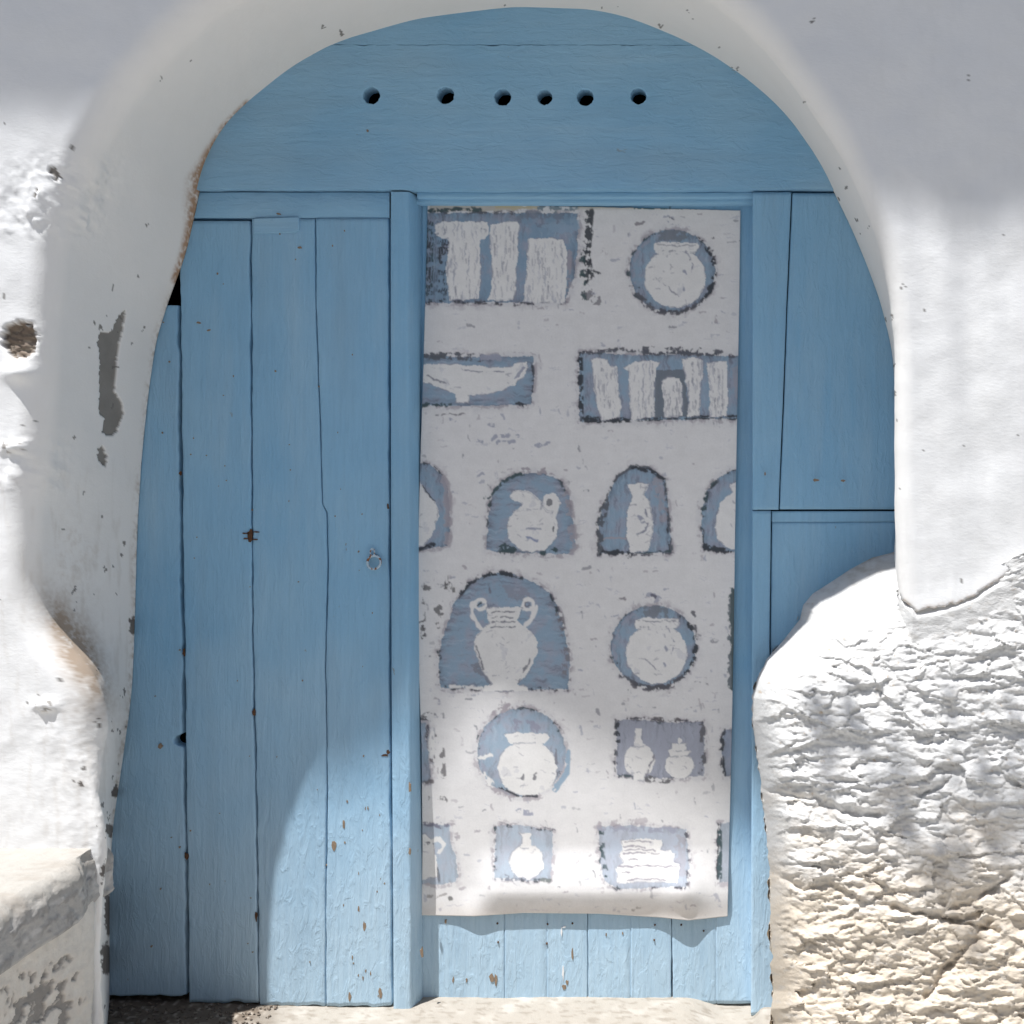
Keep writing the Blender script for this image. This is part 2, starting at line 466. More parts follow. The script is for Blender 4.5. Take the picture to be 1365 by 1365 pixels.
# ------------------------------------------------------------------ overhanging roof slab high above, out of frame; its uneven edge shades the top of the wall
T_S = 4.6
ex = [-7, -1.8, -1.43, -1.25, -1.13, -1.07, -1.0, -0.8, -0.63, -0.43, -0.33, 0.0, 0.29, 0.36, 0.42, 0.476, 0.53, 0.6, 0.9, 6]
ez = [0.74, 0.74, 0.75, 0.76, 0.82, 1.0, 1.09, 1.0, 0.93, 0.85, 0.76, 0.63, 0.565, 0.56, 0.53, 0.50, 0.535, 0.54, 0.52, 0.50]
xs = np.linspace(-6, 4, 900)
zs = np.interp(xs, ex, ez)
w_ = np.hanning(15); w_ /= w_.sum()
zs = np.convolve(np.pad(zs, 7, mode='edge'), w_, 'valid') + 0.012 * perlin(xs * 9, xs * 0, 70)
zb = 0.70 + T_S * SUN.z                                    # slab underside, camera-relative height
tl = (zb - zs) / SUN.z                                     # ray length from the shadow edge to the slab edge
E = np.stack([xs + tl * SUN.x, -DEP + tl * SUN.y, np.full_like(xs, CAM_H + zb)], -1)
top = E.copy(); top[:, 2] += 0.22; top[:, 1] += 0.03
bt = E.copy(); bt[:, 1] = -0.30
tt_ = top.copy(); tt_[:, 1] = -0.30
S = np.stack([bt, E, top, tt_], 1)
struct(grid_object('roof_overhang', S, M['plaster'], None, np.zeros(S.shape) + white, smooth=False))

# ------------------------------------------------------------------ the rough rock on the right
RBx = [1197,1190,1162,1132,1105,1082,1069,1065,1042,1020,1009,1002,1002,1008,1014,1020,1025,1025,1027,1030,1026,1030,1032]
RBy = [ 728, 734, 741, 757, 775, 790, 806, 825, 855, 879, 904,930,960,1000,1050,1100,1160,1220,1290,1320,1345,1365,1440]
py = np.arange(728, 1440, 1.6)
Lb = np.interp(py, RBy, RBx) + 4.0 * perlin(py / 30, py * 0, 80) + 2.2 * perlin(py / 10, py * 0, 81)
u = np.concatenate([np.arange(0, 420, 1.6), np.arange(421, 830, 3.2), [850, 900, 1000, 1300]])
RX = Lb[:, None] + u[None, :]
RY = np.broadcast_to(py[:, None], RX.shape).copy()
bd = dist_line(RX, RY, list(zip(RBx, RBy)))
diag = sstep(950, 800, RY)
tau = 12 + 24 * diag * sstep(1010, 1120, RX)
dep = -0.03 + 0.36 * (1 - np.exp(-bd / tau)) + 0.03 * (1 - np.exp(-bd / 90)) + 0.00017 * np.clip(RY - 830, 0, 999)
# chisel flakes: each rises towards a sharp lower lip
def flakes(n, a0, a1, b0, b1, h0, h1, seed, ang=0.0, spread=0.45, xr=(990, 1850), yr=(720, 1440)):
    r = np.random.default_rng(seed)
    H = np.zeros(RX.shape)
    wxx = RX + 6 * perlin(RX / 30, RY / 30, seed) + 1.5 * perlin(RX / 9, RY / 9, seed + 1)
    wyy = RY + 6 * perlin(RX / 34, RY / 26, seed + 2) + 1.2 * perlin(RX / 8, RY / 8, seed + 3)
    for k in range(n):
        cx = r.uniform(*xr); cy = r.uniform(*yr)
        a = r.uniform(a0, a1); b = r.uniform(b0, b1); th = ang + r.normal() * spread
        h = r.uniform(h0, h1)
        i0 = max(0, int((cy - a - b - 728) / 1.6) - 6); i1 = int((cy + a + b - 728) / 1.6) + 8
        if i1 <= i0: continue
        X = wxx[i0:i1] - cx; Y = wyy[i0:i1] - cy
        c, s = math.cos(th), math.sin(th)
        p = (X * c + Y * s) / a; q = (-X * s + Y * c) / b       # q grows downwards
        lip = 1 - 0.55 * p * p
        ins = (np.abs(p) < 1) & (q < lip) & (q > -1.6)
        ramp = np.clip((q + 1.6) / (lip + 1.6), 0, 1)
        hh = np.where(ins, h * ramp ** 1.3 * np.clip((1 - np.abs(p)) * 5, 0, 1), 0)
        H[i0:i1] = np.maximum(H[i0:i1], hh)
    return H
def facets(n, ax, ay, tilt_y, tilt_x, base, seed, warp):   # broken planes
    r = np.random.default_rng(seed)
    cx = r.uniform(970, 1850, n).astype(np.float32); cy = r.uniform(710, 1450, n).astype(np.float32)
    gy = (np.abs(r.normal(0, 1, n)) * tilt_y).astype(np.float32); gx = (r.normal(0, 1, n) * tilt_x).astype(np.float32); b0 = (r.normal(0, 1, n) * base).astype(np.float32)
    X = (RX + warp * fbm(RX / 26, RY / 20, seed, 3)).astype(np.float32); Y = (RY + warp * fbm(RX / 30, RY / 16, seed + 3, 3)).astype(np.float32)
    H = np.zeros(RX.shape, np.float32)
    for i0 in range(0, RX.shape[0], 20):
        sl = slice(i0, i0 + 20); ym, yM = RY[sl].min(), RY[sl].max()
        k = np.where((cy > ym - 90) & (cy < yM + 90))[0]
        dx = (X[sl][..., None] - cx[k]); dy = (Y[sl][..., None] - cy[k])
        m_ = np.argmin((dx / ax) ** 2 + (dy / ay) ** 2, -1)
        d0 = np.take_along_axis(dx, m_[..., None], -1)[..., 0]; d1 = np.take_along_axis(dy, m_[..., None], -1)[..., 0]
        kk_ = k[m_]
        H[sl] = b0[kk_] + gx[kk_] * d0 + gy[kk_] * d1
    return H
F = (flakes(138, 40, 100, 16, 34, 0.003, 0.009, 201, 0.10, 0.30) + flakes(275, 16, 46, 7, 16, 0.0015, 0.005, 211, 0.05, 0.45)
     + facets(520, 2.3, 1.0, 0.00014, 0.00008, 0.0021, 231, 9.0) + facets(2600, 2.0, 1.0, 0.00016, 0.00010, 0.0009, 241, 4.0))
def ridged(sx, sy, seed, w):
    X = RX + w * perlin(RX / (sx * 1.2), RY / (sy * 2.0), seed + 5) + 0.2 * RY; Y = RY + w * 0.6 * perlin(RX / (sx * 1.1), RY / (sy * 1.6), seed + 6)
    return 1 - 2 * np.abs(perlin(X / sx, Y / sy, seed))
F = 0.85 * F + 0.0022 * ridged(60, 24, 251, 14) + 0.0022 * ridged(30, 12, 255, 8) + 0.0012 * ridged(13, 6, 259, 4) + 0.0005 * ridged(6, 3.4, 263, 2)
strength = sstep(790, 930, RY + 0.2 * (RX - 1100)) * 0.45 + 0.55
ins_e = sstep(1, 22, bd)
dep = dep + F * strength * (0.4 + 0.6 * ins_e) + 0.011 * fbm(RX / 120, RY / 90, 90, 3) * ins_e + 0.0016 * fbm(RX / 20, RY / 13, 95, 4) * ins_e
# cracks running down to the left
for pts, w0 in (([(1318,1228),(1290,1262),(1262,1290),(1236,1328)], 5), ([(1256,1196),(1262,1214),(1300,1200),(1345,1170)], 5), ([(1090,1072),(1125,1080),(1168,1088)], 6), ([(1020,1052),(1060,1062),(1100,1066)], 4),
                ([(1225,1060),(1255,1048),(1262,1040)], 5), ([(1022,1160),(1048,1172),(1070,1186)], 5), ([(1190,1210),(1255,1222),(1330,1240)],4)):
    dd = dist_line(RX + 4 * perlin(RX / 12, RY / 12, 97), RY + 4 * perlin(RX / 12, RY / 12, 98), pts)
    dep -= 0.012 * np.exp(-(dd / w0) ** 2)
rwb = np.interp(RX, WBx, WBy)
hide = np.where(RX > 1190, sstep(-20, -34, RY - rwb), 0)
dep = dep * (1 - hide) + np.minimum(dep, 0.27) * hide
lim = np.where(RX > 1200, sstep(90, 0, RY - rwb), 0)       # meets the plaster almost flush
dep = np.maximum(dep, np.where((RX > 1197) & (RY > rwb - 22), 0.347 + 0.009 * sstep(-5, 8, RY - rwb) - 0.0022 * np.clip(1216 - RX, 0, 999) - 0.004 * np.clip(1216 - RX, 0, 999) * sstep(4, -10, RY - rwb) + 0.003 * fbm(RX / 30, RY / 20, 101, 4), -1))
dep = dep * (1 - lim) + np.minimum(dep, 0.361 + 0.006 * fbm(RX / 14, RY / 10, 99, 3)) * lim
RP = at(RX, RY, -dep)
rc = np.zeros(RP.shape) + np.array([0.66, 0.655, 0.645])
n1 = fbm(RX / 70, RY / 40, 110, 4); n2 = fbm(RX / 14, RY / 9, 115, 4, 0.6); n3 = fbm(RX / 4, RY / 4, 118, 3)
bare = sstep(1020, 1260, RY + 120 * n1 + 60 * n2)
rc = blend(rc, sstep(0.15, 0.4, fbm(RX / 34, RY / 15, 121, 4, 0.6)) * 0.35, (0.52, 0.49, 0.45))
rc = blend(rc, bare * 0.85, (0.56, 0.475, 0.37))
rc = blend(rc, sstep(0.05, 0.4, n2) * 0.5, (0.50, 0.485, 0.465))
rc = blend(rc, sstep(0.32, 0.45, n2 * 0.6 + n3 * 0.5) * 0.7 * sstep(0.0, 0.3, n1 + 0.15), (0.46, 0.34, 0.22))
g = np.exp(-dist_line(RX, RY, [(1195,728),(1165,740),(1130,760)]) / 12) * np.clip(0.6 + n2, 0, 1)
rc = blend(rc, np.clip(g, 0, 0.8), (0.33, 0.27, 0.21))  # brown shadow painted along the rock's top edge by the wall
bm_rock = grid_object('rock', RP, M['rock'], None, rc, smooth=False)
tag(bm_rock, 'big rough chiselled rock washed white bulging under the wall right of the door', 'rock')

# ------------------------------------------------------------------ threshold of pale stone
tx = np.linspace(-1.75, 0.6, 330); ty = np.linspace(0.35, -0.50, 130)
TX, TY = np.meshgrid(tx, ty)
tz = 0.004 * fbm(TX * 6, TY * 6, 130, 4) + 0.0018 * fbm(TX * 40, TY * 40, 135, 3)
tz += 0.012 * sstep(-0.9, -1.5, TX) - 0.022 * sstep(-0.14, -0.04, TX) * sstep(0.05, 0.02, TX) + 0.003
P = np.stack([TX, TY, tz], -1)
sk = P[-1:].copy(); sk[..., 2] = -0.13
P = np.concatenate([P, sk], 0)
tcx = np.concatenate([TX, TX[-1:]], 0); tcy = np.concatenate([TY, TY[-1:]], 0)
tc = np.zeros(P.shape) + np.array([0.34, 0.31, 0.27])
tc = blend(tc, sstep(0.0, 0.5, fbm(tcx * 12, tcy * 12, 140, 4)) * 0.5, (0.50, 0.47, 0.43))
tc = blend(tc, sstep(0.05, 0.35, fbm(tcx * 30, tcy * 60, 149, 4, 0.6)) * 0.55, (0.20, 0.17, 0.135))
dirt = sstep(-0.98, -1.25, tcx + 0.25 * fbm(tcx * 9, tcy * 9, 145, 4))
tc = blend(tc, dirt * 0.9, (0.13, 0.10, 0.075))
tc = blend(tc, dirt * sstep(0.15, 0.4, fbm(tcx * 70, tcy * 70, 147, 2)) * 0.7, (0.45, 0.40, 0.34))
thr = grid_object('threshold', P, M['threshold'], None, tc)
tag(thr, 'pale worn stone threshold along the foot of the blue door', 'threshold')
# loose grit in the left corner: nobody could count it
bm = bmesh.new()
r = random.Random(5)
for k in range(420):
    x = -1.50 + 0.40 * r.random() ** 1.2; y = r.uniform(-0.20, -0.004); s = r.uniform(0.001, 0.0038)
    g = bmesh.ops.create_icosphere(bm, subdivisions=1, radius=s)
    for v in g['verts']:
        v.co = Vector((v.co.x * r.uniform(0.8, 1.7), v.co.y * r.uniform(0.8, 1.5), v.co.z * r.uniform(0.5, 0.9))) + Vector((x, y, 0.012 * min(1, max(0, (-0.9 - x) / 0.5)) + 0.005))
o = bm_object('grit', bm, M['pebble'], None, True)
o['label'] = 'brown grit and crumbs in the shady corner of the threshold'; o['category'] = 'grit'; struct(o, 'stuff')

# ------------------------------------------------------------------ whitewashed bench at the left
bench = thing('bench', 'built-in whitewashed stone bench with a worn slab, left of the door', 'bench', (-1.6, -0.6, 0))
ys = np.linspace(-0.30, -1.35, 330)
prof = [(-3.2, 0.503), (-2.2, 0.503), (-1.8, 0.503)] + [(x, 0.503) for x in np.linspace(-1.62, -1.330, 60)]
prof += [(-1.330 + 0.040 * math.sin(a), 0.463 + 0.040 * math.cos(a)) for a in np.linspace(0, math.pi / 2, 14)[1:]]
prof += [(-1.29, z) for z in np.linspace(0.460, 0.40, 24)] + [(-1.293, 0.394), (-1.30, 0.391), (-1.32, 0.390), (-1.37, 0.390)]
prof = np.array(prof)
YY = np.repeat(ys[:, None], len(prof), 1)
XX = np.repeat(prof[None, :, 0], len(ys), 0); ZZ = np.repeat(prof[None, :, 1], len(ys), 0)
nn = fbm(YY * 6, (XX + ZZ) * 8, 150, 4); nf = fbm(YY * 34, (XX - ZZ) * 34, 155, 4, 0.6)
side = sstep(-1.34, -1.295, XX)
XX = XX + side * (0.012 * nn + 0.006 * nf - 0.030 * sstep(-0.46, -0.36, YY))
ZZ = ZZ + 0.006 * nn * (ZZ > 0.45) + 0.003 * nf - 0.010 * side * np.clip(nf, 0, 1) * (ZZ > 0.47)
sc_ = np.zeros(XX.shape + (3,)) + np.array([0.36, 0.34, 0.31])
sc_ = blend(sc_, (ZZ > 0.45) * sstep(0.0, 0.4, fbm(YY * 16, XX * 5, 158, 4)) * 0.5, (0.27, 0.235, 0.20))
grey = (1 - sstep(0.455, 0.485, ZZ + 0.014 * nf)) 
sc_ = blend(sc_, grey * 0.85, (0.40, 0.385, 0.37))
sc_ = blend(sc_, grey * sstep(0.02, 0.3, nf) * 0.6, (0.22, 0.21, 0.20))
sc_ = blend(sc_, grey * sstep(0.1, 0.35, fbm(YY * 15 + ZZ * 20, ZZ * 30 - YY * 8, 159, 3)) * 0.5, (0.62, 0.60, 0.58))
grid_object('slab', np.stack([XX, YY, ZZ], -1), M['ledge'], bench, sc_, flip=True)
zz = np.linspace(0.40, -0.13, 190)
BY, BZ = np.meshgrid(ys, zz, indexing='ij')
nn = fbm(BY * 5, BZ * 5, 160, 4); nf = fbm(BY * 30, BZ * 30, 165, 4, 0.62)
BX = -1.322 + 0.012 * nn + 0.003 * nf + 0.055 * sstep(0.16, -0.04, BZ + 0.03 * nn) * sstep(-0.34, -0.44, BY) - 0.03 * sstep(-0.37, -0.32, BY)
pat = np.exp(-(((BY + 0.54) / 0.14) ** 2 + ((BZ - 0.20) / 0.16) ** 2))
hole = sstep(0.0, 0.10, pat * (0.42 + 1.1 * nf) - 0.24)
BX -= 0.006 * hole
bc = np.zeros(BX.shape + (3,)) + np.array([0.70, 0.665, 0.61])
bc = blend(bc, np.clip(pat * 1.2, 0, 0.7) * np.clip(0.6 + nf, 0, 1), (0.55, 0.47, 0.40))
bc = blend(bc, hole * 0.85, (0.20, 0.19, 0.18))
bc = blend(bc, sstep(0.10, -0.02, BZ + 0.05 * nn) * 0.6, (0.42, 0.36, 0.29))
B = np.stack([BX, BY, BZ], -1)
endc = B[-1:].copy(); endc[..., 0] = -3.2
grid_object('base', np.concatenate([B, endc], 0), M['ledge'], bench, np.concatenate([bc, bc[-1:]], 0), flip=True)

# ------------------------------------------------------------------ boards
def interp_edge(e, y):
    if isinstance(e, (int, float)): return np.full_like(y, float(e))
    return np.interp(y, [p[0] for p in e], [p[1] for p in e])

def board(name, parent, mat, Le, Re, y0, y1, yf, thick=0.030, gapL=0.0, gapR=0.0, seed=0, round_=1.0, grooves=(), y1noise=0.0, step=5.0, warp=0.0008, label=None, notch=()):
    """an upright board between two edges given in photo pixels; yf is its front plane"""
    n = max(6, int((y1 - y0) / step))
    y = np.linspace(y0, y1, n)
    jit = lambda s: 0.9 * perlin(y / 55, y * 0 + .3, s) + 0.5 * perlin(y / 13, y * 0 + .3, s + 1)
    L = interp_edge(Le, y) + gapL * np.clip(0.8 + 0.9 * jit(seed), 0.05, 2); R = interp_edge(Re, y) - gapR * np.clip(0.8 + 0.9 * jit(seed + 7), 0.05, 2)
    for ny, nr_, nd in notch: R = R - nd * np.sqrt(np.clip(1 - ((y - ny) / nr_) ** 2, 0, 1))
    Wd = R - L
    nm = max(3, int(Wd.mean() / 8))
    e = 1.1 * round_
    lo = [0, 0.0, 0.35 * e, 1.0 * e, 2.2 * e]
    dl = [thick, 0.0024 * round_, 0.0011 * round_, 0.0003 * round_, 0]
    mid = [f for f in np.linspace(0.04, 0.96, nm + 2) if 4 < f * Wd.min() < Wd.min() - 4]
    cols = []
    for o_, d_ in zip(lo, dl): cols.append((L + o_, np.full(n, d_)))
    pts = sorted([('m', f) for f in mid] + [('g', f) for f in grooves], key=lambda t: t[1])
    for kind, f in pts:
        if kind == 'm':
            if any(abs(f - g) * Wd.mean() < 5 for g in grooves): continue
            cols.append((L + Wd * f, np.zeros(n)))
        else:
            for o_, d_ in ((-2.2, 0), (-1.0, .0018), (-0.2, .0018), (0.4, -0.0006), (1.6, -0.0004), (2.6, 0)):
                cols.append((L + Wd * f + o_, np.full(n, d_)))
    for o_, d_ in list(zip(lo, dl))[::-1]: cols.append((R - o_, np.full(n, d_)))
    X = np.stack([c[0] for c in cols], 1); D = np.stack([c[1] for c in cols], 1)
    Y = np.repeat(y[:, None], X.shape[1], 1)
    if y1noise:
        endn = y1noise * (perlin(X[-1] / 17, X[-1] * 0, seed + 20) + 0.5 * perlin(X[-1] / 5, X[-1] * 0, seed + 21))
        Y += (np.linspace(0, 1, n)[:, None] ** 6) * endn[None, :]
    D = D + warp * fbm(X / 40, Y / 160, seed + 30, 3)
    # close top and bottom
    def cap(i): return X[i:i+1], Y[i:i+1], np.full((1, X.shape[1]), thick)
    for i, front in ((0, True), (-1, False)):
        i2 = 0 if front else n - 1
        cx, cy, cd = X[i2:i2+1], Y[i2:i2+1], np.full((1, X.shape[1]), thick)
        if front: X = np.concatenate([cx, X]); Y = np.concatenate([cy, Y]); D = np.concatenate([cd, D]); n_off = 1
        else: X = np.concatenate([X, X[-1:]]); Y = np.concatenate([Y, Y[-1:]]); D = np.concatenate([D, cd])
    P = at(X, Y, yf)
    P[..., 1] = yf + D
    o = grid_object(name, P, mat, parent)
    if label: o['label'] = label
    return o

def slab_poly(name, parent, mat, poly, yf, thick, holes=(), bevel=0.0015, bottom=None):
    bm = bmesh.new()
    edges = []
    def loop(pts):
        vs_ = [bm.verts.new(tuple(float(c) for c in at(np.float64(x), np.float64(y), yf))) for x, y in pts]
        for a, b in zip(vs_, vs_[1:] + vs_[:1]): edges.append(bm.edges.new((a, b)))
    loop(poly)
    for cx, cy, r_ in holes:
        rr = random.Random(int(cx))
        loop([(cx + r_ * (1 + rr.uniform(-.05, .05)) * math.cos(a), cy + r_ * (1 + rr.uniform(-.05, .05)) * math.sin(a)) for a in np.linspace(0, 2 * math.pi, 29)[:-1]])
    bmesh.ops.triangle_fill(bm, edges=edges, use_beauty=True, normal=(0, -1, 0))
    front = list(bm.faces)
    rim_e = [e for e in bm.edges if len(e.link_faces) == 1]
    ex_ = bmesh.ops.extrude_face_region(bm, geom=front)
    vs_ = [g for g in ex_['geom'] if isinstance(g, bmesh.types.BMVert)]
    for v in vs_: v.co.y += thick            # the copy becomes the back
    if bevel:
        be = [e for e in bm.edges if all(abs(v.co.y - yf) < 1e-6 for v in e.verts) and len(e.link_faces) == 2 and e.calc_face_angle(0) > 1.0]
        bmesh.ops.bevel(bm, geom=be, offset=bevel, segments=3, affect='EDGES', profile=0.5)
    return bm_object(name, bm, mat, parent)

# --- fixed surround of the door
frame = thing('door_frame', 'blue arched wooden door surround: lunette board with six round holes, middle post, right-hand panels', 'door frame', (-0.4, 0.02, 0.0))
arch_i = [(x, y) for (x, y), _ in KEY]
def grow(pts, k):
    return [(600 + (x - 600) * k, 450 + (y - 450) * k) for x, y in pts]
arch = [p for p in arch_i if p[1] < 262 and p[0] > 255 and p[0] < 1113]
big = grow(arch, 1.05)
xsn = np.linspace(225, 1150, 160)
crack = [(x, 59.5 + 0.5 * perlin(x / 17, 0.5, 300) + 0.6 * perlin(x / 6, 0.5, 301)) for x in xsn]
def clip_top(pts, yv): return [p for p in pts if p[1] < yv]
up = [p for p in big if p[1] < 55]
cr = [c for c in crack if up[0][0] - 75 < c[0] < up[-1][0] + 75]
slab_poly('arch_board', frame, M['paint_h'], up + cr[::-1], -0.0115, 0.04, bevel=0.0008)
lowp = [p for p in big if p[1] > 66 and p[0] < 600]
hip = [p for p in big if p[1] > 66 and p[0] > 600]
cr2 = [(x, y + max(0.0, 0.0 + 1.9 * float(perlin(x / 22, 0.5, 305)))) for x, y in crack if lowp[-1][0] < x < hip[0][0]]
cr2 = [(x, y) for x, y in cr2]
bot = [(x, 252.5 + 0.8 * float(perlin(x / 60, 0.5, 310)) + 0.4 * float(perlin(x / 14, 0.5, 311))) for x in np.linspace(1140, 235, 140)]
HOLES = [(495,127,11.2),(594,127,11.2),(670,129.5,11),(726,129.5,10),(780,129.5,11),(851,128,10.5)]
slab_poly('arch_board', frame, M['paint_h'], [(235, 200)] + [p for p in lowp if p[1] < 200] + cr2 + [p for p in hip if p[1] < 200] + [(1140, 200)] + bot, -0.012, 0.04, holes=HOLES, bevel=0.0028)

# lintel mouldings over the recessed leaf
def bar(name, parent, mat, x0, x1, y0, y1, yf, thick, bev=0.002, seed=0):
    n = 60
    xs_ = np.linspace(x0, x1, n)
    t0 = y0 + 0.5 * perlin(xs_ / 60, xs_ * 0, seed + 400); t1 = y1 + 0.5 * perlin(xs_ / 60, xs_ * 0, seed + 401)
    b = bev * 560
    R_ = [(t0, thick), (t0, bev), (t0 + b * .4, bev * .3), (t0 + b, 0), ((t0 + t1) / 2, 0), (t1 - b, 0), (t1 - b * .4, bev * .3), (t1, bev), (t1, thick)]
    Y = np.stack([np.broadcast_to(a, xs_.shape) for a, _ in R_], 0); D = np.stack([np.full(n, d) for _, d in R_], 0)
    X = np.repeat(xs_[None], len(R_), 0)
    P = at(X, Y, yf); P[..., 1] = yf + D + 0.0004 * perlin(X / 50, Y, seed + 402)
    return grid_object(name, P, mat, parent)
bar('lintel_moulding', frame, M['paint_h'], 556, 1004, 255.6, 264.0, 0.012, 0.06, 0.003, 1)
bar('lintel_moulding', frame, M['paint_h'], 550, 1004, 262.8, 271.5, 0.026, 0.05, 0.003, 2)
# middle post: flat face, then a splayed inner arris down to the leaf
n = 260
y = np.linspace(255.6, 1356, n)
lx = np.interp(y, [255, 500, 900, 1100, 1356], [520.5, 520.5, 521.5, 523, 524.5]); rx = np.interp(y, [255, 700, 1356], [544, 545, 547])
w1 = 0.5 * perlin(y / 70, y * 0, 420) + 0.35 * perlin(y / 15, y * 0, 421)
colsx = [lx, lx, lx + .6, lx + 1.8, lx + 8, lx + 14, rx - 6 + w1, rx - 2 + w1, rx + w1, rx + 1.4 + w1, rx + 5.0 + w1 * .5, rx + 7.0, rx + 7.5]
colsd = [0.05, 0.0022, 0.001, 0.0, 0, 0, 0, 0.0002, 0.0012, 0.004, 0.030, 0.05, 0.085]
X = np.stack(colsx, 1); D = np.repeat(np.array(colsd)[None], n, 0); Y = np.repeat(y[:, None], len(colsx), 1)
Pp = at(X, Y, -0.007); Pp[..., 1] = -0.007 + D + 0.0008 * fbm(X / 30, Y / 120, 425, 3)
capb = Pp[-1:].copy(); capb[..., 1] = 0.09
grid_object('middle_post', np.concatenate([Pp, capb]), M['paint_v'], frame)
JL = [(255, 1003.5), (700, 1003), (1360, 1001)]
board('jamb', frame, M['paint_smooth'], JL, [(258,1055),(420,1048),(530,1044),(600,1041),(679,1038)], 256, 679.5, -0.002, 0.075, 0, 0.15, 430, 1.0)
board('jamb', frame, M['paint_v'], JL, [(679,1028),(860,1026),(1000,1030),(1360,1036)], 681, 1353, -0.0015, 0.075, 0, 0.2, 440, 1.0, y1noise=3)
board('side_panel', frame, M['paint_smooth'], [(258,1056),(420,1049),(530,1045),(600,1042),(679,1039)], 1240, 257.5, 679, 0.002, 0.03, 0.45, 0, 450, 0.9)
board('side_panel', frame, M['paint_smooth'], [(679,1029),(860,1027),(1000,1031),(1360,1037)], 1240, 696, 1353, 0.006, 0.03, 0.2, 0, 460, 1.0)
board('side_panel', frame, M['paint_smooth'], 1028.5, 1240, 681.5, 695.7, 0.005, 0.03, 0.2, 0, 465, 0.8)

# --- left leaf of boards
leafL = thing('door_leaf', 'tall blue boarded door leaf with iron ring, left of the poster', 'door', (-0.9, 0.02, 0.01))
LA = [(290,238),(410,239),(500,240.5),(700,242),(850,244.5),(1000,246.5),(1200,249),(1345,250.5)]
LB = [(290,334),(500,334.5),(700,336),(850,337),(950,338.5),(1100,341.5),(1345,345)]
LC = [(290,420),(400,421),(500,424),(600,427.5),(672,430),(684,436),(750,437),(800,435.5),(900,433.5),(960,435),(1050,436),(1180,434),(1345,434)]
LD = [(255,519),(500,518.3),(700,519),(900,519.5),(1100,521),(1345,523)]
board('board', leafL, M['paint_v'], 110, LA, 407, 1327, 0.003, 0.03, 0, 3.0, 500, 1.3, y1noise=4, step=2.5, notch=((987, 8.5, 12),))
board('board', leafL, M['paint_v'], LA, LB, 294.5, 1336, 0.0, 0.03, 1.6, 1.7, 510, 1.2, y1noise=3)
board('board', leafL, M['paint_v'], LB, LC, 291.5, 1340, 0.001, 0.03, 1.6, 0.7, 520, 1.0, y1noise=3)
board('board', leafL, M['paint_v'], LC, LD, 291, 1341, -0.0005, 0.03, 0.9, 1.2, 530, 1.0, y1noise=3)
bar('top_rail', leafL, M['paint_h'], 228, 519.2, 256.2, 290.5, 0.0015, 0.035, 0.0015, 5)
slab_poly('batten', leafL, M['paint_h'], [(338,291),(398,289.5),(398.5,306),(394,309.5),(337.5,311.5)], -0.0045, 0.02, bevel=0.0015)
# iron ring on its staple
def torus_px(cx, cy, R_, r_, y, tilt=0.0, arc=(0, 2 * math.pi), sx=1.0, nseg=40):
    pts = []
    c0 = np.array(at(cx, cy, y))
    s = (CAM_D + y) / FPX
    closed = abs(arc[1] - arc[0] - 2 * math.pi) < 1e-6
    A = np.linspace(arc[0], arc[1], nseg + 1)
    Bq = np.linspace(0, 2 * math.pi, 11)
    G = np.zeros((len(A), len(Bq), 3))
    for i, a in enumerate(A):
        for j, b in enumerate(Bq):
            rad = R_ + r_ * math.cos(b)
            G[i, j] = (c0[0] + s * rad * math.cos(a) * sx, c0[1] + s * r_ * math.sin(b) + tilt * s * rad * math.sin(a), c0[2] + s * rad * math.sin(a))
    return G
ring = grid_object('ring_pull', torus_px(498.5, 749.5, 8.8, 1.6, -0.008, 0.15), M['iron'], leafL, label) if False else grid_object('ring_pull', torus_px(498.5, 749.5, 8.8, 1.6, -0.008, 0.15), M['iron'], leafL)
grid_object('staple', torus_px(496.5, 736.5, 5.0, 1.5, -0.008, 0.0, (0.1, math.pi * 2.05), 0.55), M['iron'], ring)

# --- right leaf, set back, mostly behind the poster
LEAF = 0.050
leafR = thing('door_leaf', 'recessed blue boarded door leaf carrying the painted poster', 'door', (-0.35, LEAF, 0.01))
RL = [552, [(270,671),(1345,672.5)], [(270,782),(1345,783.5)], [(270,893),(1345,895.5)], 1010]
for k in range(4):
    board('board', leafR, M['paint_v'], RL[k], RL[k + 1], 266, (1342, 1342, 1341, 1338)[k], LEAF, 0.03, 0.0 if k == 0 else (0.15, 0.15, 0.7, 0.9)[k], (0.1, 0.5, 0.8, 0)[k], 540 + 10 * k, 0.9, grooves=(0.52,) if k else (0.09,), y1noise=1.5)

# chips, drips and nails
def decal(name, parent, mat, items, y, seed, n=9):
    r = random.Random(seed)
    bm = bmesh.new()
    for (cx, cy, rx_, ry_) in items:
        vs_ = []
        for k in range(n):
            a = 2 * math.pi * k / n; f = r.uniform(0.6, 1.25)
            vs_.append(bm.verts.new(tuple(float(c) for c in at(np.float64(cx + rx_ * f * math.cos(a)), np.float64(cy + ry_ * f * math.sin(a)), y))))
        bm.faces.new(vs_)
    g = bmesh.ops.extrude_face_region(bm, geom=list(bm.faces))
    for v in g['geom']:
        if isinstance(v, bmesh.types.BMVert): v.co.y += 0.004
    o = bm_object(name, bm, mat, parent)
    return struct(o, 'stuff')
r = random.Random(3)
ch = [(445,1129,4,7),(458,1100,2,6),(486,1235,2,7),(507,1325,2.5,8),(466,1328,2,6),(478,1212,1.5,5),(213,995,3,4),(371,285,3,1.5),(400,330,3,1.5),(265,430,3,1.5),(278,440,3,1.5),(478,735,1.5,2)]
ch += [(r.uniform(440, 515), r.uniform(1060, 1330), r.uniform(.5, 1.2), r.uniform(1.0, 3)) for k in range(14)]
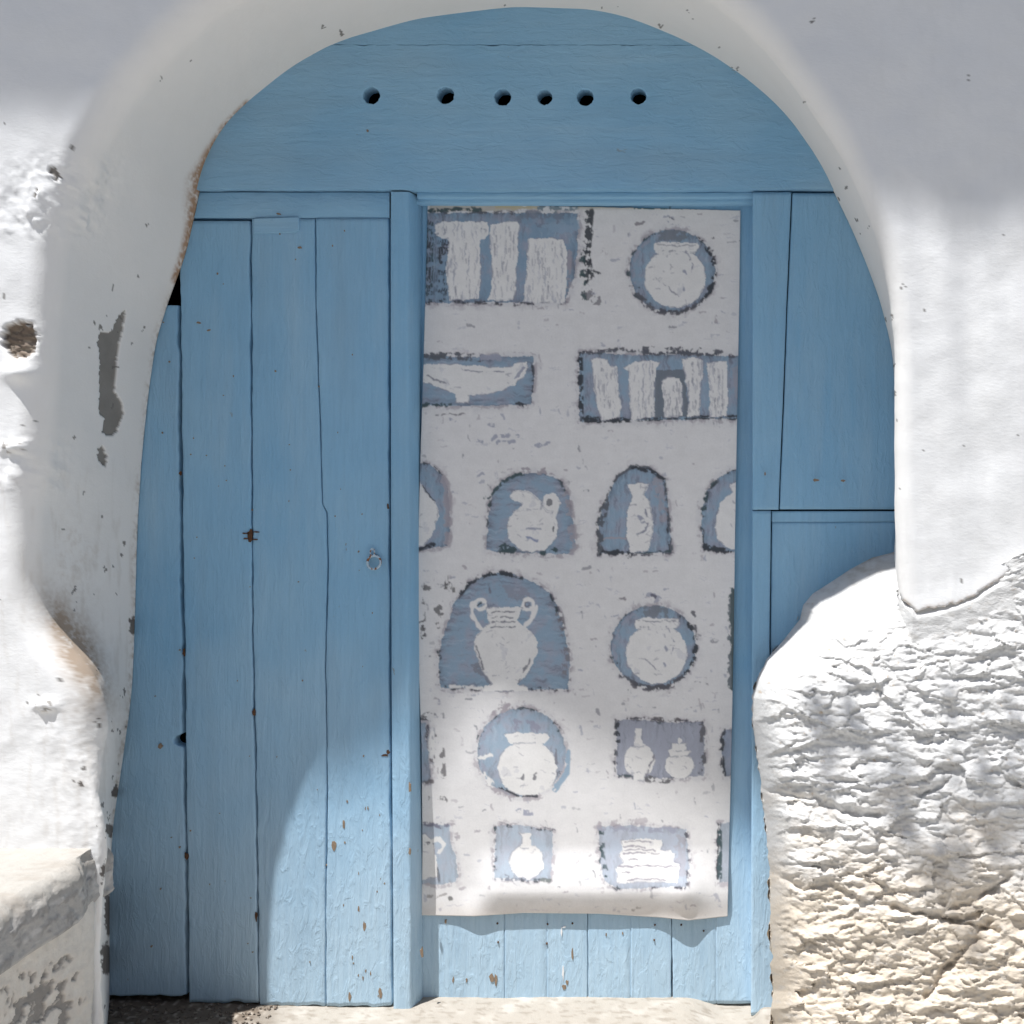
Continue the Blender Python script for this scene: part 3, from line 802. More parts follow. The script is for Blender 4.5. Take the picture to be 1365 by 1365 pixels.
ch += [(r.uniform(200, 515), r.uniform(300, 1320), r.uniform(.5, 1.2), r.uniform(.6, 1.6)) for k in range(60)]
decal('paint_chips', leafL, M['wood'], [c for c in ch if abs(c[0] - np.interp(c[1], [290, 1345], [240, 250])) > 4], -0.0012, 4)
decal('rust_stains', leafL, M['rust'], [(333,713,3,9),(327,711,5,1.2),(341,709,5,1),(328,718,4,1),(340,719,4,1),(240,631,2,3),(245,870,2,5),(248,1142,3,5),(338,950,2,5),(341,1222,1.5,6),(517,1003,3,3),(517,675,1.5,4),(513,1007,5,1.5)], -0.0016, 5)
decal('paint_chips', leafR, M['wood'], [(655,1304,3.5,6),(661,1306,2,8),(604,1306,1.2,4),(622,1307,1.2,3.5),(763,1272,1.4,7),(752,1316,3,4),(756,1310,2,4),(594,1228,1.8,3),(808,1246,1,2),(830,1244,1,2)], LEAF - 0.0012, 6)
decal('paint_drips', leafR, M['drip'], [(748.5,1242,1.5,7),(752,1236,2.5,1.5),(750.5,1295,1.4,12)], LEAF - 0.0013, 7)
decal('paint_chips', frame, M['wood'], [(546,1050,1.8,7),(546,1135,1.6,6),(562,1270,2,8),(490,174,1.5,2),(1088,640,4,2),(1124,641,3,1.6),(1030,1090,1.5,4),(1020,632,1.5,2.5)], -0.0135, 8)
bm = bmesh.new()
nl = [(663,1231),(730,1232),(664,1256),(729,1258),(763,1231),(873,1233),(908,1233),(872,1253),(938,1241),(1002,1260)]
nail_me = None
for (cx, cy) in nl:
    b2 = bmesh.new()
    bmesh.ops.create_cone(b2, cap_ends=True, segments=8, radius1=0.0028, radius2=0.0018, depth=0.004)
    p = at(np.float64(cx), np.float64(cy), LEAF - 0.001)
    if nail_me is None:
        bmesh.ops.rotate(b2, verts=b2.verts, cent=(0, 0, 0), matrix=__import__('mathutils').Matrix.Rotation(math.radians(90), 3, 'X'))
        nail_me = bpy.data.meshes.new('nail'); b2.to_mesh(nail_me); nail_me.materials.append(M['rust'])
    b2.free()
    o = bpy.data.objects.new('nail', nail_me); COL.objects.link(o); o.parent = leafR
    o.location = Vector(p.tolist()) - leafR.location
bm.free()

# ------------------------------------------------------------------ the painted poster
NU, NV = 425, 950
v = np.linspace(0, 1, NV); uu = np.linspace(0, 1, NU)
yc = 272 + v * 950
PLx = np.interp(yc, [272,300,480,620,740,900,1000,1130,1222], [570,569.5,564.5,560,557,558.5,562,563,562])
PRx = np.interp(yc, [272,400,560,700,850,1000,1130,1222], [987,985.5,982.5,980,978,975,972,970])
QX = PLx[:, None] + (PRx - PLx)[:, None] * uu[None, :]
topy = 272.5 + 8 * uu ** 1.4 + 0.6 * perlin(uu * 30, uu * 0, 600)
boty = np.interp(uu, [0, 0.17, 0.33, 0.58, 0.78, 0.87, 1.0], [1220, 1221.5, 1217, 1218, 1223, 1227, 1221.5])
QY = topy[None, :] + (boty - topy)[None, :] * v[:, None]
W1 = perlin(QX / 11, QY / 9, 610) + 0.45 * perlin(QX / 4.2, QY / 3.6, 611) + 0.15 * perlin(QX / 1.7, QY / 1.7, 614); W2 = perlin(QX / 9, QY / 11, 612) + 0.45 * perlin(QX / 3.6, QY / 4.2, 613) + 0.15 * perlin(QX / 1.7, QY / 1.7, 615)
GX = QX + 1.5 * W1; GY = QY + 1.5 * W2
S_v = fbm(QX / 4.5 + 0.6 * W1, QY / 42, 620, 3, 0.7); S_h = fbm(QX / 42, QY / 4.5 + 0.6 * W2, 625, 3, 0.7); S_b = fbm(QX / 20, QY / 20, 630, 4)
S_f = 0.75 * fbm(QX / 15, QY / 10, 635, 3, 0.5) + 0.45 * fbm(QX / 4.5, QY / 8.5, 638, 3, 0.65)
PAPER = (0.77, 0.76, 0.76); BLUE = (0.295, 0.405, 0.52); LAV = (0.355, 0.37, 0.455); MAUVE = (0.40, 0.365, 0.40); DARK = (0.055, 0.062, 0.075); GREEN = (0.06, 0.095, 0.105); WHITE = (0.80, 0.79, 0.78)
PC = np.zeros(QX.shape + (3,)) + np.array(PAPER)
PC = blend(PC, np.clip(S_h * 0.7 + 0.1, 0, 1) * 0.25, (0.67, 0.655, 0.67))
PC = blend(PC, sstep(0.28, 0.42, S_h * 0.6 + S_f * 0.3 + S_b * 0.35) * 0.35, LAV)
rs = random.Random(21)
def win(x0, y0, x1, y1, m=14):
    i0 = max(0, int((y0 - m - 282) / 950 * (NV - 1)) - 2); i1 = min(NV, int((y1 + m - 270) / 950 * (NV - 1)) + 4)
    j0 = max(0, int((x0 - m - 575) / 420 * NU) - 2); j1 = min(NU, int((x1 + m - 550) / 405 * NU) + 4)
    return (slice(i0, max(i0 + 1, i1)), slice(j0, max(j0 + 1, j1)))
def bbox(p):
    a = np.array(p); return a[:, 0].min(), a[:, 1].min(), a[:, 0].max(), a[:, 1].max()
def fill(poly, col, alpha=1.0):
    w = win(*bbox(poly))
    g = inpoly(GX[w], GY[w], poly)
    PC[w] = blend(PC[w], g * alpha, col)
def stroke(pts, width, col, dry=0.0, alpha=0.95, warp=1.0, rough=S_f):
    w = win(*bbox(pts), 16)
    d = dist_line(QX[w] + 1.8 * warp * W1[w], QY[w] + 1.8 * warp * W2[w], pts)
    wd = width * (1 + 0.6 * W1[w])
    g = sstep(0.8, -0.8, d - wd) * sstep(-0.06, 0.12, rough[w] + 0.5 * S_b[w] + 0.43 - dry)
    PC[w] = blend(PC[w], g * alpha, col)
def niche(poly, vert=True, dark=0.35, tone=BLUE, outer=True, edges=None):
    w = win(*bbox(poly))
    if outer:
        wo = win(*bbox(poly), 22)
        eo = dist_line(QX[wo] + 3 * W1[wo], QY[wo] + 3 * W2[wo], poly + poly[:1])
        PC[wo] = blend(PC[wo], sstep(13, 2, eo + 9 * S_f[wo]) * sstep(-0.05, 0.4, S_b[wo] + 0.5 * S_f[wo]) * 0.5, MAUVE)
        PC[wo] = blend(PC[wo], sstep(9, 0, eo + 7 * S_b[wo]) * 0.16, LAV)
        stroke(poly + poly[:1], 4.2, MAUVE, 0.38, 0.6)
    g = inpoly(GX[w], GY[w], poly)
    S = (S_v if vert else S_h)[w]
    c = np.zeros(g.shape + (3,)) + np.array(tone)
    c = blend(c, np.clip(0.3 + 2.0 * S_b[w] + 0.5 * S, 0, 1) * 0.8, LAV)
    c = blend(c, sstep(0.16, 0.5, S + 0.35 * S_b[w]) * 0.6, (0.19, 0.215, 0.265))
    c = blend(c, sstep(0.2, 0.55, -S) * 0.5, (0.42, 0.50, 0.58))
    e = dist_line(QX[w], QY[w], poly + poly[:1])
    c = blend(c, np.clip(np.exp(-e / 7) * (0.65 + S * 1.8 + S_f[w]), 0, 1) * 0.62, (0.12, 0.135, 0.17))
    yc_ = np.array(poly)[:, 1].mean()
    c = blend(c, np.full(g.shape, 0.42 if yc_ > 1090 else 0.18 if yc_ > 940 else 0.0), (0.60, 0.64, 0.70))  # lower niches paled: sunlight on the bottom rows put into the print
    m_ = g[..., None]
    PC[w] = np.where(m_, c, PC[w])
    for k, ed in enumerate(edges or [poly + poly[:1]]):
        stroke(ed, 2.6, GREEN, dark + 0.42, 0.8)
        for q in range(4):
            ox_, oy_ = rs.uniform(-2.6, 2.6), rs.uniform(-2.2, 2.2)
            stroke([(a + ox_ + rs.uniform(-.7, .7), b + oy_ + rs.uniform(-.7, .7)) for a, b in ed], rs.uniform(0.6, 1.25), rs.choice([DARK, DARK, GREEN, (0.14, 0.14, 0.17)]), dark + rs.uniform(-0.05, 0.2), 0.88, 0.8)
def white_shape(poly, vert=False, n=10, dark=0.55):
    n = int(n * 1.8)
    fill(poly, WHITE)
    for q in range(2):
        ox_, oy_ = rs.uniform(-1.2, 1.2), rs.uniform(-1.2, 1.2)
        stroke([(a + ox_, b + oy_) for a, b in poly + poly[:1]], 0.55, (0.30, 0.31, 0.37), 0.42, 0.6, 0.7)
    x0, y0, x1, y1 = bbox(poly)
    w = win(x0, y0, x1, y1)
    g = inpoly(GX[w], GY[w], poly)
    S = (S_v if vert else S_b)[w]
    PC[w] = blend(PC[w], g * sstep(0.12 if vert else 0.3, 0.42, S) * (0.6 if vert else 0.25), LAV)
    for k in range(n):
        cx = rs.uniform(x0 + 3, x1 - 3); cy = rs.uniform(y0 + 4, y1 - 4)
        if not inpoly(np.array([cx]), np.array([cy]), poly)[0]: continue
        if vert: p = [(cx, cy), (cx + rs.uniform(-1, 1), cy + rs.uniform(5, 20))]
        else:
            a = rs.uniform(0, 6.28); l = rs.uniform(3, 10); p = [(cx, cy), (cx + l * math.cos(a), cy + l * math.sin(a) * .6)]
        stroke(p, rs.uniform(0.35, 0.8), (0.28, 0.28, 0.34), 0.25, dark, 0.6)
def ell(cx, cy, rx_, ry_, n=40): return [(cx + rx_ * math.cos(a), cy + ry_ * math.sin(a)) for a in np.linspace(0, 2 * math.pi, n + 1)[:-1]]

# scattered dabs
for k in range(620):
    cx = rs.uniform(560, 985); cy = rs.uniform(285, 1215); l = rs.uniform(2, 10)
    vert_ = rs.random() < 0.35
    p = [(cx, cy), (cx + (l * .2 if vert_ else l), cy + (l if vert_ else rs.uniform(-1.5, 1.5)))]
    stroke(p, rs.uniform(0.5, 1.9), rs.choice([LAV, MAUVE, MAUVE, (0.22, 0.22, 0.26), LAV]), rs.uniform(0.2, 0.5), rs.uniform(0.35, 0.8))
# top left: column capitals
niche([(566,284),(770,284),(770,330),(765,372),(752,402),(566,404)], True, 0.5, (0.25, 0.36, 0.48), edges=[[(566,404),(620,402),(690,405),(755,403)], [(566,283),(640,281),(700,283)]])
for k in range(9): stroke([(570 + k * 3.4, 292 + rs.uniform(0, 12)), (569 + k * 3.2, 400)], 1.2, rs.choice([GREEN, DARK, (0.15, 0.2, 0.26)]), 0.35)
stroke([(700,290),(760,292)], 9, (0.20, 0.23, 0.29), 0.35, 0.7); stroke([(735,305),(765,300)], 8, BLUE, 0.2, 0.8)
fill([(572,273),(690,273),(690,281),(572,282)], (0.50, 0.46, 0.40), 0.8); stroke([(572,280),(640,279)], 2.5, GREEN, 0.3); stroke([(655,276),(715,277)], 2.5, (0.55, 0.48, 0.33), 0.1)
stroke([(720,277),(768,278)], 4, (0.20, 0.26, 0.30), 0.35)
white_shape([(580,300),(588,295),(620,295),(650,296),(652,312),(645,319),(640,320),(640,345),(641,365),(638,398),(600,401),(597,382),(594,360),(598,330),(597,318),(588,318),(580,311)], True, 26)
stroke(ell(588.5, 308, 5, 5, 14), 0.8, (0.25, 0.27, 0.34), 0.3); stroke(ell(644, 307, 4, 5, 14), 0.8, (0.25, 0.27, 0.34), 0.3)
white_shape([(653,300),(668,297),(690,294),(693,305),(690,318),(691,335),(688,360),(689,385),(684,400),(650,401),(655,383),(656,360),(654,330)], True, 22)
white_shape([(704,318),(735,317),(750,320),(756,335),(755,380),(752,404),(697,403),(701,370),(703,335)], True, 22)
stroke([(760,335),(757,400)], 3, MAUVE, 0.3, 0.7)
stroke([(787,282),(785,310),(783,340),(780,372)], 5, DARK, 0.3); stroke([(781,330),(789,372),(780,380)], 4, DARK, 0.45); stroke([(776,340),(779,400)], 3.5, GREEN, 0.4)
stroke([(782,386),(795,400)], 7, (0.2, 0.19, 0.21), 0.5, 0.8); stroke([(789,360),(802,365)], 1.4, DARK, 0.3)
# two-row round pots (the same motif is printed twice)
def round_pot(cx, cy):
    C_ = ell(cx, cy, 57, 55)
    niche(C_, True, 0.55, outer=True, edges=[[p for p in C_ if p[1] > cy + 20 or p[0] > cx + 30] , C_[14:30]])
    stroke(ell(cx, cy, 52, 50)[18:28], 2.2, LAV, 0.3, 0.7); stroke(ell(cx + 1, cy, 56, 55)[36:40] + ell(cx + 1, cy, 56, 55)[:14], 2.6, DARK, 0.35)
    stroke([(cx - 10, cy - 47), (cx + 12, cy - 46)], 8, (0.20, 0.22, 0.25), 0.25, 0.8)
    stroke(ell(cx, cy + 2, 54, 54)[5:17], 3.8, (0.12, 0.12, 0.14), 0.35, 0.85)
    b = ell(cx + 4, cy + 9, 41, 40)
    white_shape(b, False, 10); white_shape([(cx - 24, cy - 36), (cx - 10, cy - 39), (cx + 15, cy - 37), (cx + 34, cy - 38), (cx + 35, cy - 31), (cx + 31, cy - 24), (cx - 23, cy - 24), (cx - 25, cy - 30)], False, 3)
    stroke([(cx - 20, cy - 35), (cx + 5, cy - 33), (cx + 30, cy - 35)], 0.7, (0.3, 0.3, 0.35), 0.1); stroke([(cx - 18, cy - 26), (cx + 10, cy - 26)], 0.7, (0.3, 0.3, 0.35), 0.3)
    stroke([(cx + 18, cy - 26), (cx + 28, cy - 8), (cx + 24, cy + 12)], 0.8, (0.3, 0.3, 0.38), 0.35)
    stroke([(cx + 16, cy), (cx + 18, cy + 4)], 1.6, LAV, 0.0); stroke([(cx + 14, cy + 22), (cx + 15, cy + 25)], 2.2, LAV, 0.0)
    stroke([(cx - 12, cy + 16), (cx + 2, cy + 28), (cx + 8, cy + 34)], 0.7, (0.3, 0.3, 0.36), 0.3)
    stroke([(cx - 8, cy - 70), (cx + 6, cy - 64)], 5, LAV, 0.45, 0.8); stroke([(cx - 2, cy - 70), (cx + 3, cy - 66)], 2, (0.15, 0.15, 0.2), 0.3)
    stroke([(cx - 48, cy - 62), (cx - 38, cy - 64)], 2, (0.3, 0.28, 0.3), 0.4); stroke([(cx + 54, cy - 45), (cx + 56, cy - 20)], 2.2, (0.15, 0.15, 0.17), 0.45)
round_pot(896, 361); round_pot(871, 862)
# left bowl
niche([(555,475),(640,476),(711,475),(712,500),(708,539),(650,541),(555,541)], False, 0.5, edges=[[(560,473),(600,474),(640,476)], [(708,476),(710,500),(707,534)]])
stroke([(562,474),(600,475),(642,477)], 4.5, (0.13, 0.14, 0.16), 0.3); stroke([(645,476),(665,478)], 4, LAV, 0.2); stroke([(560,540),(600,539)], 2.5, GREEN, 0.3)
white_shape([(555,486),(590,485),(628,487),(660,489),(679,490),(692,483),(702,482),(704,490),(697,503),(686,513),(668,521),(650,526),(626,527),(625,537),(608,537),(608,525),(595,521),(580,514),(555,507)], False, 12)
fill([(684,506),(697,488),(700,490),(690,504)], LAV, 0.9)
stroke([(620,493),(640,496),(672,495)], 0.8, (0.25, 0.25, 0.32), 0.1); stroke([(569,500),(580,506),(594,510)], 0.9, (0.25, 0.25, 0.3), 0.1)
stroke([(690,537),(700,540)], 2, DARK, 0.3); stroke([(580,553),(620,552)], 1.2, (0.25, 0.24, 0.26), 0.3)
for p in ([(652,566),(660,568)], [(655,585),(662,582)], [(668,581),(690,581)], [(665,590),(685,589)], [(712,594),(732,592)], [(637,588),(642,589)]): stroke(p, 2.6, LAV, 0.25, 0.85)
# right niche of columns
niche([(772,470),(840,473),(900,473),(990,475),(990,558),(880,560),(772,562)], True, 0.25, edges=[[(772,472),(830,467),(880,470),(930,471),(985,475)], [(773,470),(772,520),(775,562)], [(775,560),(840,561),(900,556),(985,556)]])
stroke([(774,476),(775,560)], 3.2, DARK, 0.25); stroke([(776,559),(835,560)], 3.5, DARK, 0.3); stroke([(860,467),(960,471)], 4.5, (0.12, 0.125, 0.15), 0.35)
fill([(874,494),(912,492),(918,555),(872,556)], (0.17, 0.19, 0.22), 0.85)
for poly in ([(789,480),(798,477),(810,479),(813,489),(823,488),(825,524),(829,543),(825,557),(802,561),(795,540),(792,520)],
             [(831,489),(848,482),(865,480),(880,483),(875,492),(872,520),(873,555),(841,561),(839,520),(838,495)],
             [(882,508),(890,502),(906,504),(909,512),(910,554),(885,556),(884,530)],
             [(908,479),(925,476),(936,480),(938,501),(933,510),(933,555),(916,555),(918,530),(913,500)],
             [(941,484),(958,481),(969,481),(970,529),(969,555),(945,557),(946,525),(944,500)]):
    white_shape(poly, True, 20)
fill([(976,490),(990,485),(990,535),(980,530)], MAUVE, 0.5)
# arches, third row
niche([(545,619),(572,618),(588,632),(597,648),(600,690),(597,727),(562,734),(545,734)], True, 0.4, edges=[[(557,617),(575,619),(588,631)], [(560,733),(580,727)]])
stroke([(590,635),(597,660),(598,720)], 5, MAUVE, 0.15, 0.75); stroke([(560,731),(578,726)], 3, DARK, 0.3)
white_shape([(545,640),(560,642),(566,652),(580,669),(585,683),(580,706),(566,728),(545,732)], False, 6)
stroke([(563,648),(570,658),(579,668)], 0.9, DARK, 0.1)
def jug_niche():
    A = [(648,733),(651,700),(652,680),(656,658),(668,642),(682,635),(697,631),(722,631),(744,638),(757,656),(762,680),(764,700),(768,729),(756,739),(700,737),(668,736)]
    niche(A, False, 0.55, edges=[A[1:11], [(648,731),(690,736),(740,737)]])
    stroke([(757,660),(762,690),(766,730)], 4.5, MAUVE, 0.25, 0.7); stroke([(650,664),(672,641),(694,631)], 2.4, GREEN, 0.2)
    stroke([(670,727),(672,734),(684,733)], 5, GREEN, 0.35); stroke([(722,735),(740,733)], 4, GREEN, 0.3); stroke([(700,627),(730,628)], 4, MAUVE, 0.35)
    white_shape(ell(710, 704, 34, 32), False, 10)
    white_shape([(680,663),(683,656),(692,653),(707,656),(722,669),(722,680),(690,680),(697,671),(686,667)], False, 2)
    white_shape(ell(735, 670, 12, 13), False, 1); fill(ell(733, 670, 4.5, 5), (0.20, 0.20, 0.22), 0.9)
    stroke([(743,676),(738,690)], 2.5, WHITE, 0.0)
    stroke([(702,705),(720,705)], 1.3, LAV, 0.1); stroke([(702,717),(716,720)], 1.8, (0.27, 0.31, 0.45), 0.1); stroke([(738,702),(738,708)], 0.9, DARK, 0)
jug_niche()
A = [(799,738),(798,698),(804,675),(812,657),(824,635),(844,622),(865,624),(886,640),(891,680),(893,710),(895,737)]
niche(A, True, 0.3, edges=[A, [(799,736),(845,740),(895,736)]])
stroke([(800,735),(801,700),(812,660)], 4, (0.12, 0.13, 0.15), 0.4); stroke([(803,735),(840,739)], 3.8, DARK, 0.3); stroke([(878,640),(884,690)], 6, MAUVE, 0.25, 0.6); stroke([(806,718),(836,717)], 1.2, MAUVE, 0)
stroke([(844,624),(868,627),(884,638)], 2.4, DARK, 0.25)
white_shape([(836,646),(850,644),(864,646),(858,660),(866,668),(870,690),(871,708),(864,735),(841,737),(835,714),(836,684),(844,662)], False, 12)
stroke([(852,690),(858,694)], 2.6, LAV, 0.1); stroke([(860,680),(864,695),(860,707),(850,712)], 1.3, (0.25, 0.26, 0.33), 0.25)
A = [(992,622),(975,628),(959,636),(944,653),(936,675),(935,705),(939,733),(992,736)]
niche(A, True, 0.3, edges=[A[:7], [(940,732),(975,735)]]); stroke([(941,660),(937,690)], 3.2, GREEN, 0.2); stroke([(942,731),(972,734)], 4, DARK, 0.3)
white_shape([(992,642),(972,645),(976,656),(960,670),(953,698),(956,720),(974,732),(992,733)], False, 6)
# big amphora
A = [(587,918),(585,880),(586,862),(594,838),(605,805),(615,790),(628,776),(645,767),(660,763),(686,766),(714,777),(735,792),(745,814),(753,845),(760,880),(757,919)]
niche(A, False, 0.45, edges=[A[4:14], [(586,867),(588,916)], [(588,916),(650,919),(757,918)]])
stroke(A[5:10], 2.6, DARK, 0.3); stroke([(747,820),(754,860),(757,910)], 4.5, (0.22, 0.21, 0.23), 0.4, 0.75); stroke([(600,915),(645,917)], 2.0, WHITE, 0.2)
stroke([(670,786),(700,795)], 8, (0.28, 0.29, 0.35), 0.3, 0.7); stroke([(652,778),(654,790)], 1.2, (0.2, 0.21, 0.26), 0.1); stroke([(637,890),(660,910)], 6, (0.22, 0.22, 0.25), 0.35, 0.7); stroke([(634,830),(648,835)], 6, LAV, 0.2, 0.7)
for rr_, cx in ((1, 640), (-1, 704)):
    stroke(ell(cx, 806, 7, 7, 16), 2.6, WHITE, -0.4, 1.0, 0.4)
stroke([(630,804),(629,817),(635,831),(644,841)], 2.8, WHITE, -0.4, 1.0, 0.4); stroke([(715,808),(711,822),(699,835)], 2.8, WHITE, -0.4, 1.0, 0.4)
stroke([(637,807),(642,804)], 0.9, DARK, 0.0); stroke(ell(703, 806, 3, 3, 10), 0.9, (0.2, 0.2, 0.25), 0.0)
white_shape([(647,809),(696,809),(689,828),(701,837),(716,850),(716,872),(702,900),(688,912),(704,915),(703,921),(645,921),(645,915),(656,912),(643,895),(632,866),(632,850),(643,838),(652,830),(649,817)], False, 16)
for yy_ in (816, 823, 829, 836): stroke([(656, yy_ + .6), (672, yy_ - 1), (687, yy_ + .4)], 0.8, (0.2, 0.2, 0.24), 0.15)
stroke([(635,862),(645,892)], 1.0, (0.22, 0.22, 0.25), 0.2); stroke([(714,868),(690,910)], 1.2, (0.22, 0.22, 0.25), 0.25)
for p, w_s in (([(565,783),(572,784)], 3), ([(564,800),(566,850)], 2.2), ([(596,780),(604,785)], 5), ([(584,810),(590,822)], 4.5), ([(562,830),(564,848)], 3), ([(582,828),(584,836)], 2.5), ([(590,800),(596,770)], 2)):
    stroke(p, w_s, (0.14, 0.135, 0.14), 0.4, 0.85)
# dark slivers on the right edge
stroke([(976,788),(976,850),(975,918)], 4.0, GREEN, -0.1); stroke([(972,800),(973,915)], 2, (0.2, 0.22, 0.24), 0.35)
# round pot, fifth row
C_ = ell(695, 1003, 59, 59)
niche(C_, True, 0.6, edges=[C_[3:14], C_[18:38]])
stroke(ell(695, 1003, 54, 54)[17:30], 2.4, LAV, 0.2, 0.7); stroke([(690,965),(715,970)], 6, (0.30, 0.30, 0.38), 0.35, 0.8); stroke([(660,950),(680,943)], 4, MAUVE, 0.2)
stroke([(660,1050),(690,1064),(720,1060)], 5, MAUVE, 0.3, 0.7); stroke([(690,1080),(708,1085)], 3, LAV, 0.3); stroke([(640,1010),(655,1008)], 2.4, WHITE, 0.0); stroke([(645,1035),(655,1044)], 4, WHITE, 0.1)
white_shape(ell(703, 1024, 40, 37), False, 8); white_shape([(672,979),(690,976),(730,978),(732,983),(726,991),(680,991)], False, 2)
stroke([(698,1033),(697,1038)], 1.6, (0.22, 0.22, 0.24), 0); stroke([(714,1031),(713,1037)], 2, (0.22, 0.22, 0.24), 0); stroke([(741,1000),(743,1018)], 1.5, (0.22, 0.22, 0.26), 0.2); stroke([(666,1050),(690,1061),(716,1061)], 1.6, DARK, 0.2)
stroke([(757,1002),(756,1030),(740,1052)], 3.5, BLUE, 0.0)
# left sliver, fifth row
niche([(550,962),(568,964),(569,990),(572,1015),(574,1042),(550,1044)], True, 0.3, edges=[[(560,955),(574,960)], [(570,970),(574,1000)]])
for p in ([(566,955),(576,952)], [(562,1040),(576,1042)], [(574,975),(585,985)], [(574,1000),(578,1012)], [(590,1000),(592,1035)], [(563,1062),(570,1064)], [(588,1063),(594,1066)]): stroke(p, 3, (0.16, 0.15, 0.16), 0.4, 0.85)
white_shape([(572,972),(578,968),(580,1000),(574,1010),(570,995)], False, 2)
# bottle and lidded jar
A = [(822,961),(845,959),(880,962),(905,963),(938,962),(939,1000),(938,1034),(880,1038),(822,1033)]
niche(A, True, 0.35, LAV, edges=[A[:5], [(938,962),(939,1034)], [(822,962),(821,1030)], [(824,1034),(880,1038),(936,1033)]])
stroke([(823,965),(824,988)], 3, DARK, 0.2); stroke([(875,958),(905,961)], 2.4, (0.15, 0.14, 0.15), 0.3); stroke([(863,1038),(890,1040)], 4, (0.15, 0.15, 0.16), 0.35); stroke([(936,968),(938,1025)], 3.4, (0.16, 0.16, 0.18), 0.35)
white_shape(ell(852, 1014, 21, 22), False, 4); white_shape([(847,971),(855,971),(857,995),(845,995)], False, 0); white_shape([(843,1030),(862,1030),(858,1041),(845,1041)], False, 0)
stroke([(872,1008),(862,1032)], 1.3, (0.25, 0.24, 0.28), 0.1)
white_shape(ell(906, 1020, 19, 18), False, 4); white_shape([(890,1000),(922,1000),(918,1008),(894,1008)], False, 0); white_shape([(896,991),(916,991),(916,1001),(896,1001)], False, 0); fill(ell(906, 987, 3, 3.5), WHITE)
niche([(964,974),(990,970),(990,1034),(966,1034),(963,1010)], True, 0.2, (0.26, 0.31, 0.42), edges=[[(965,974),(962,1005),(966,1034)]])
# last row
niche([(550,1099),(599,1100),(600,1124),(607,1140),(611,1168),(606,1176),(583,1179),(550,1177)], True, 0.6, edges=[[(562,1098),(597,1101)]]); stroke([(562,1098),(596,1101)], 3, (0.2, 0.2, 0.26), 0.2)
stroke([(603,1100),(610,1115)], 4, MAUVE, 0.35, 0.7)
white_shape([(550,1110),(568,1112),(578,1122),(583,1150),(585,1170),(550,1174)], False, 3); stroke([(578,1120),(586,1118),(592,1125),(586,1135)], 2.6, WHITE, -0.3); stroke([(565,1124),(572,1124)], 1.6, (0.2, 0.2, 0.22), 0.1)
A = [(661,1101),(694,1100),(737,1107),(736,1140),(733,1172),(700,1174),(659,1170)]
niche(A, True, 0.55, (0.36, 0.46, 0.57), edges=[A[:3], A[4:] + A[:1]]); stroke([(662,1168),(690,1171)], 4, (0.25, 0.27, 0.32), 0.35); stroke([(722,1173),(732,1172)], 3.5, (0.20, 0.22, 0.22), 0.2)
white_shape(ell(702, 1149, 23, 23), False, 3); white_shape([(692,1110),(710,1110),(707,1116),(708,1130),(695,1130),(696,1116)], False, 0)
A = [(798,1102),(840,1100),(880,1104),(915,1105),(917,1130),(919,1155),(915,1182),(870,1183),(823,1185),(806,1174),(800,1150)]
niche(A, True, 0.45, (0.38, 0.44, 0.55), edges=[A[:4], A[3:8], A[8:] + A[:1]]); stroke([(802,1106),(803,1150),(812,1176)], 4, GREEN, 0.45, 0.8); stroke([(800,1104),(900,1106)], 3.5, LAV, 0.3); stroke([(800,1100),(860,1094)], 4, MAUVE, 0.4, 0.6); stroke([(908,1120),(908,1165)], 6, MAUVE, 0.2, 0.5)
white_shape([(827,1120),(855,1118),(881,1119),(883,1127),(880,1133),(893,1133),(899,1138),(899,1150),(906,1152),(903,1177),(860,1176),(823,1178),(821,1158),(830,1150),(825,1142),(829,1134)], False, 3)
for (xa, ya, xb) in ((832,1133.5,874), (832,1138,879), (837,1146,850), (826,1155,906), (828,1163,840), (836,1173,890), (832,1122,868), (830,1129,860)): stroke([(xa, ya), ((xa + xb) / 2, ya - 1), (xb, ya + .4)], 0.9, (0.33, 0.31, 0.36), 0.0)
niche([(959,1099),(990,1092),(990,1176),(958,1176)], True, 0.2, (0.22, 0.27, 0.33), edges=[[(960,1100),(959,1174)]])
stroke([(960,1110),(960,1170)], 2.5, GREEN, 0.2); stroke([(954,1194),(960,1208)], 3, LAV, 0.3, 0.6)
stroke([(571,1196),(594,1192)], 2, (0.4, 0.38, 0.38), 0.2); stroke([(601,1196),(602,1198)], 2.2, (0.2, 0.2, 0.2), 0.0); stroke([(842,1212),(855,1208)], 2.4, (0.38, 0.36, 0.36), 0.2)
# warm shade of the downturned lower hem painted in; yellowed top edge of the canvas
hem = sstep(1196, 1222, QY + 3 * W1); PC = blend(PC, hem * 0.3, (0.62, 0.53, 0.44))
hem = sstep(281, 276, QY) * (QX > 770); PC = blend(PC, hem * 0.6, (0.42, 0.36, 0.25))
for (x0, x1) in ((845, 872), (880, 910), (920, 938)):
    g = ((QX > x0) & (QX < x1) & (QY < 279) & (S_f > -0.1)); PC = blend(PC, g * 0.9, (0.05, 0.16, 0.17))
# let the inks soak in a little: soften by less than a pixel, then brush grain over everything
k3 = np.array([0.08, 0.84, 0.08])
Pd = np.pad(PC, ((1, 1), (0, 0), (0, 0)), mode='edge'); PC = k3[0] * Pd[:-2] + k3[1] * Pd[1:-1] + k3[2] * Pd[2:]
Pd = np.pad(PC, ((0, 0), (1, 1), (0, 0)), mode='edge'); PC = k3[0] * Pd[:, :-2] + k3[1] * Pd[:, 1:-1] + k3[2] * Pd[:, 2:]
PC = PC * (1 + 0.05 * S_b + 0.05 * fbm(QX / 2.2, QY / 2.2, 690, 2) + 0.05 * S_f)[..., None]
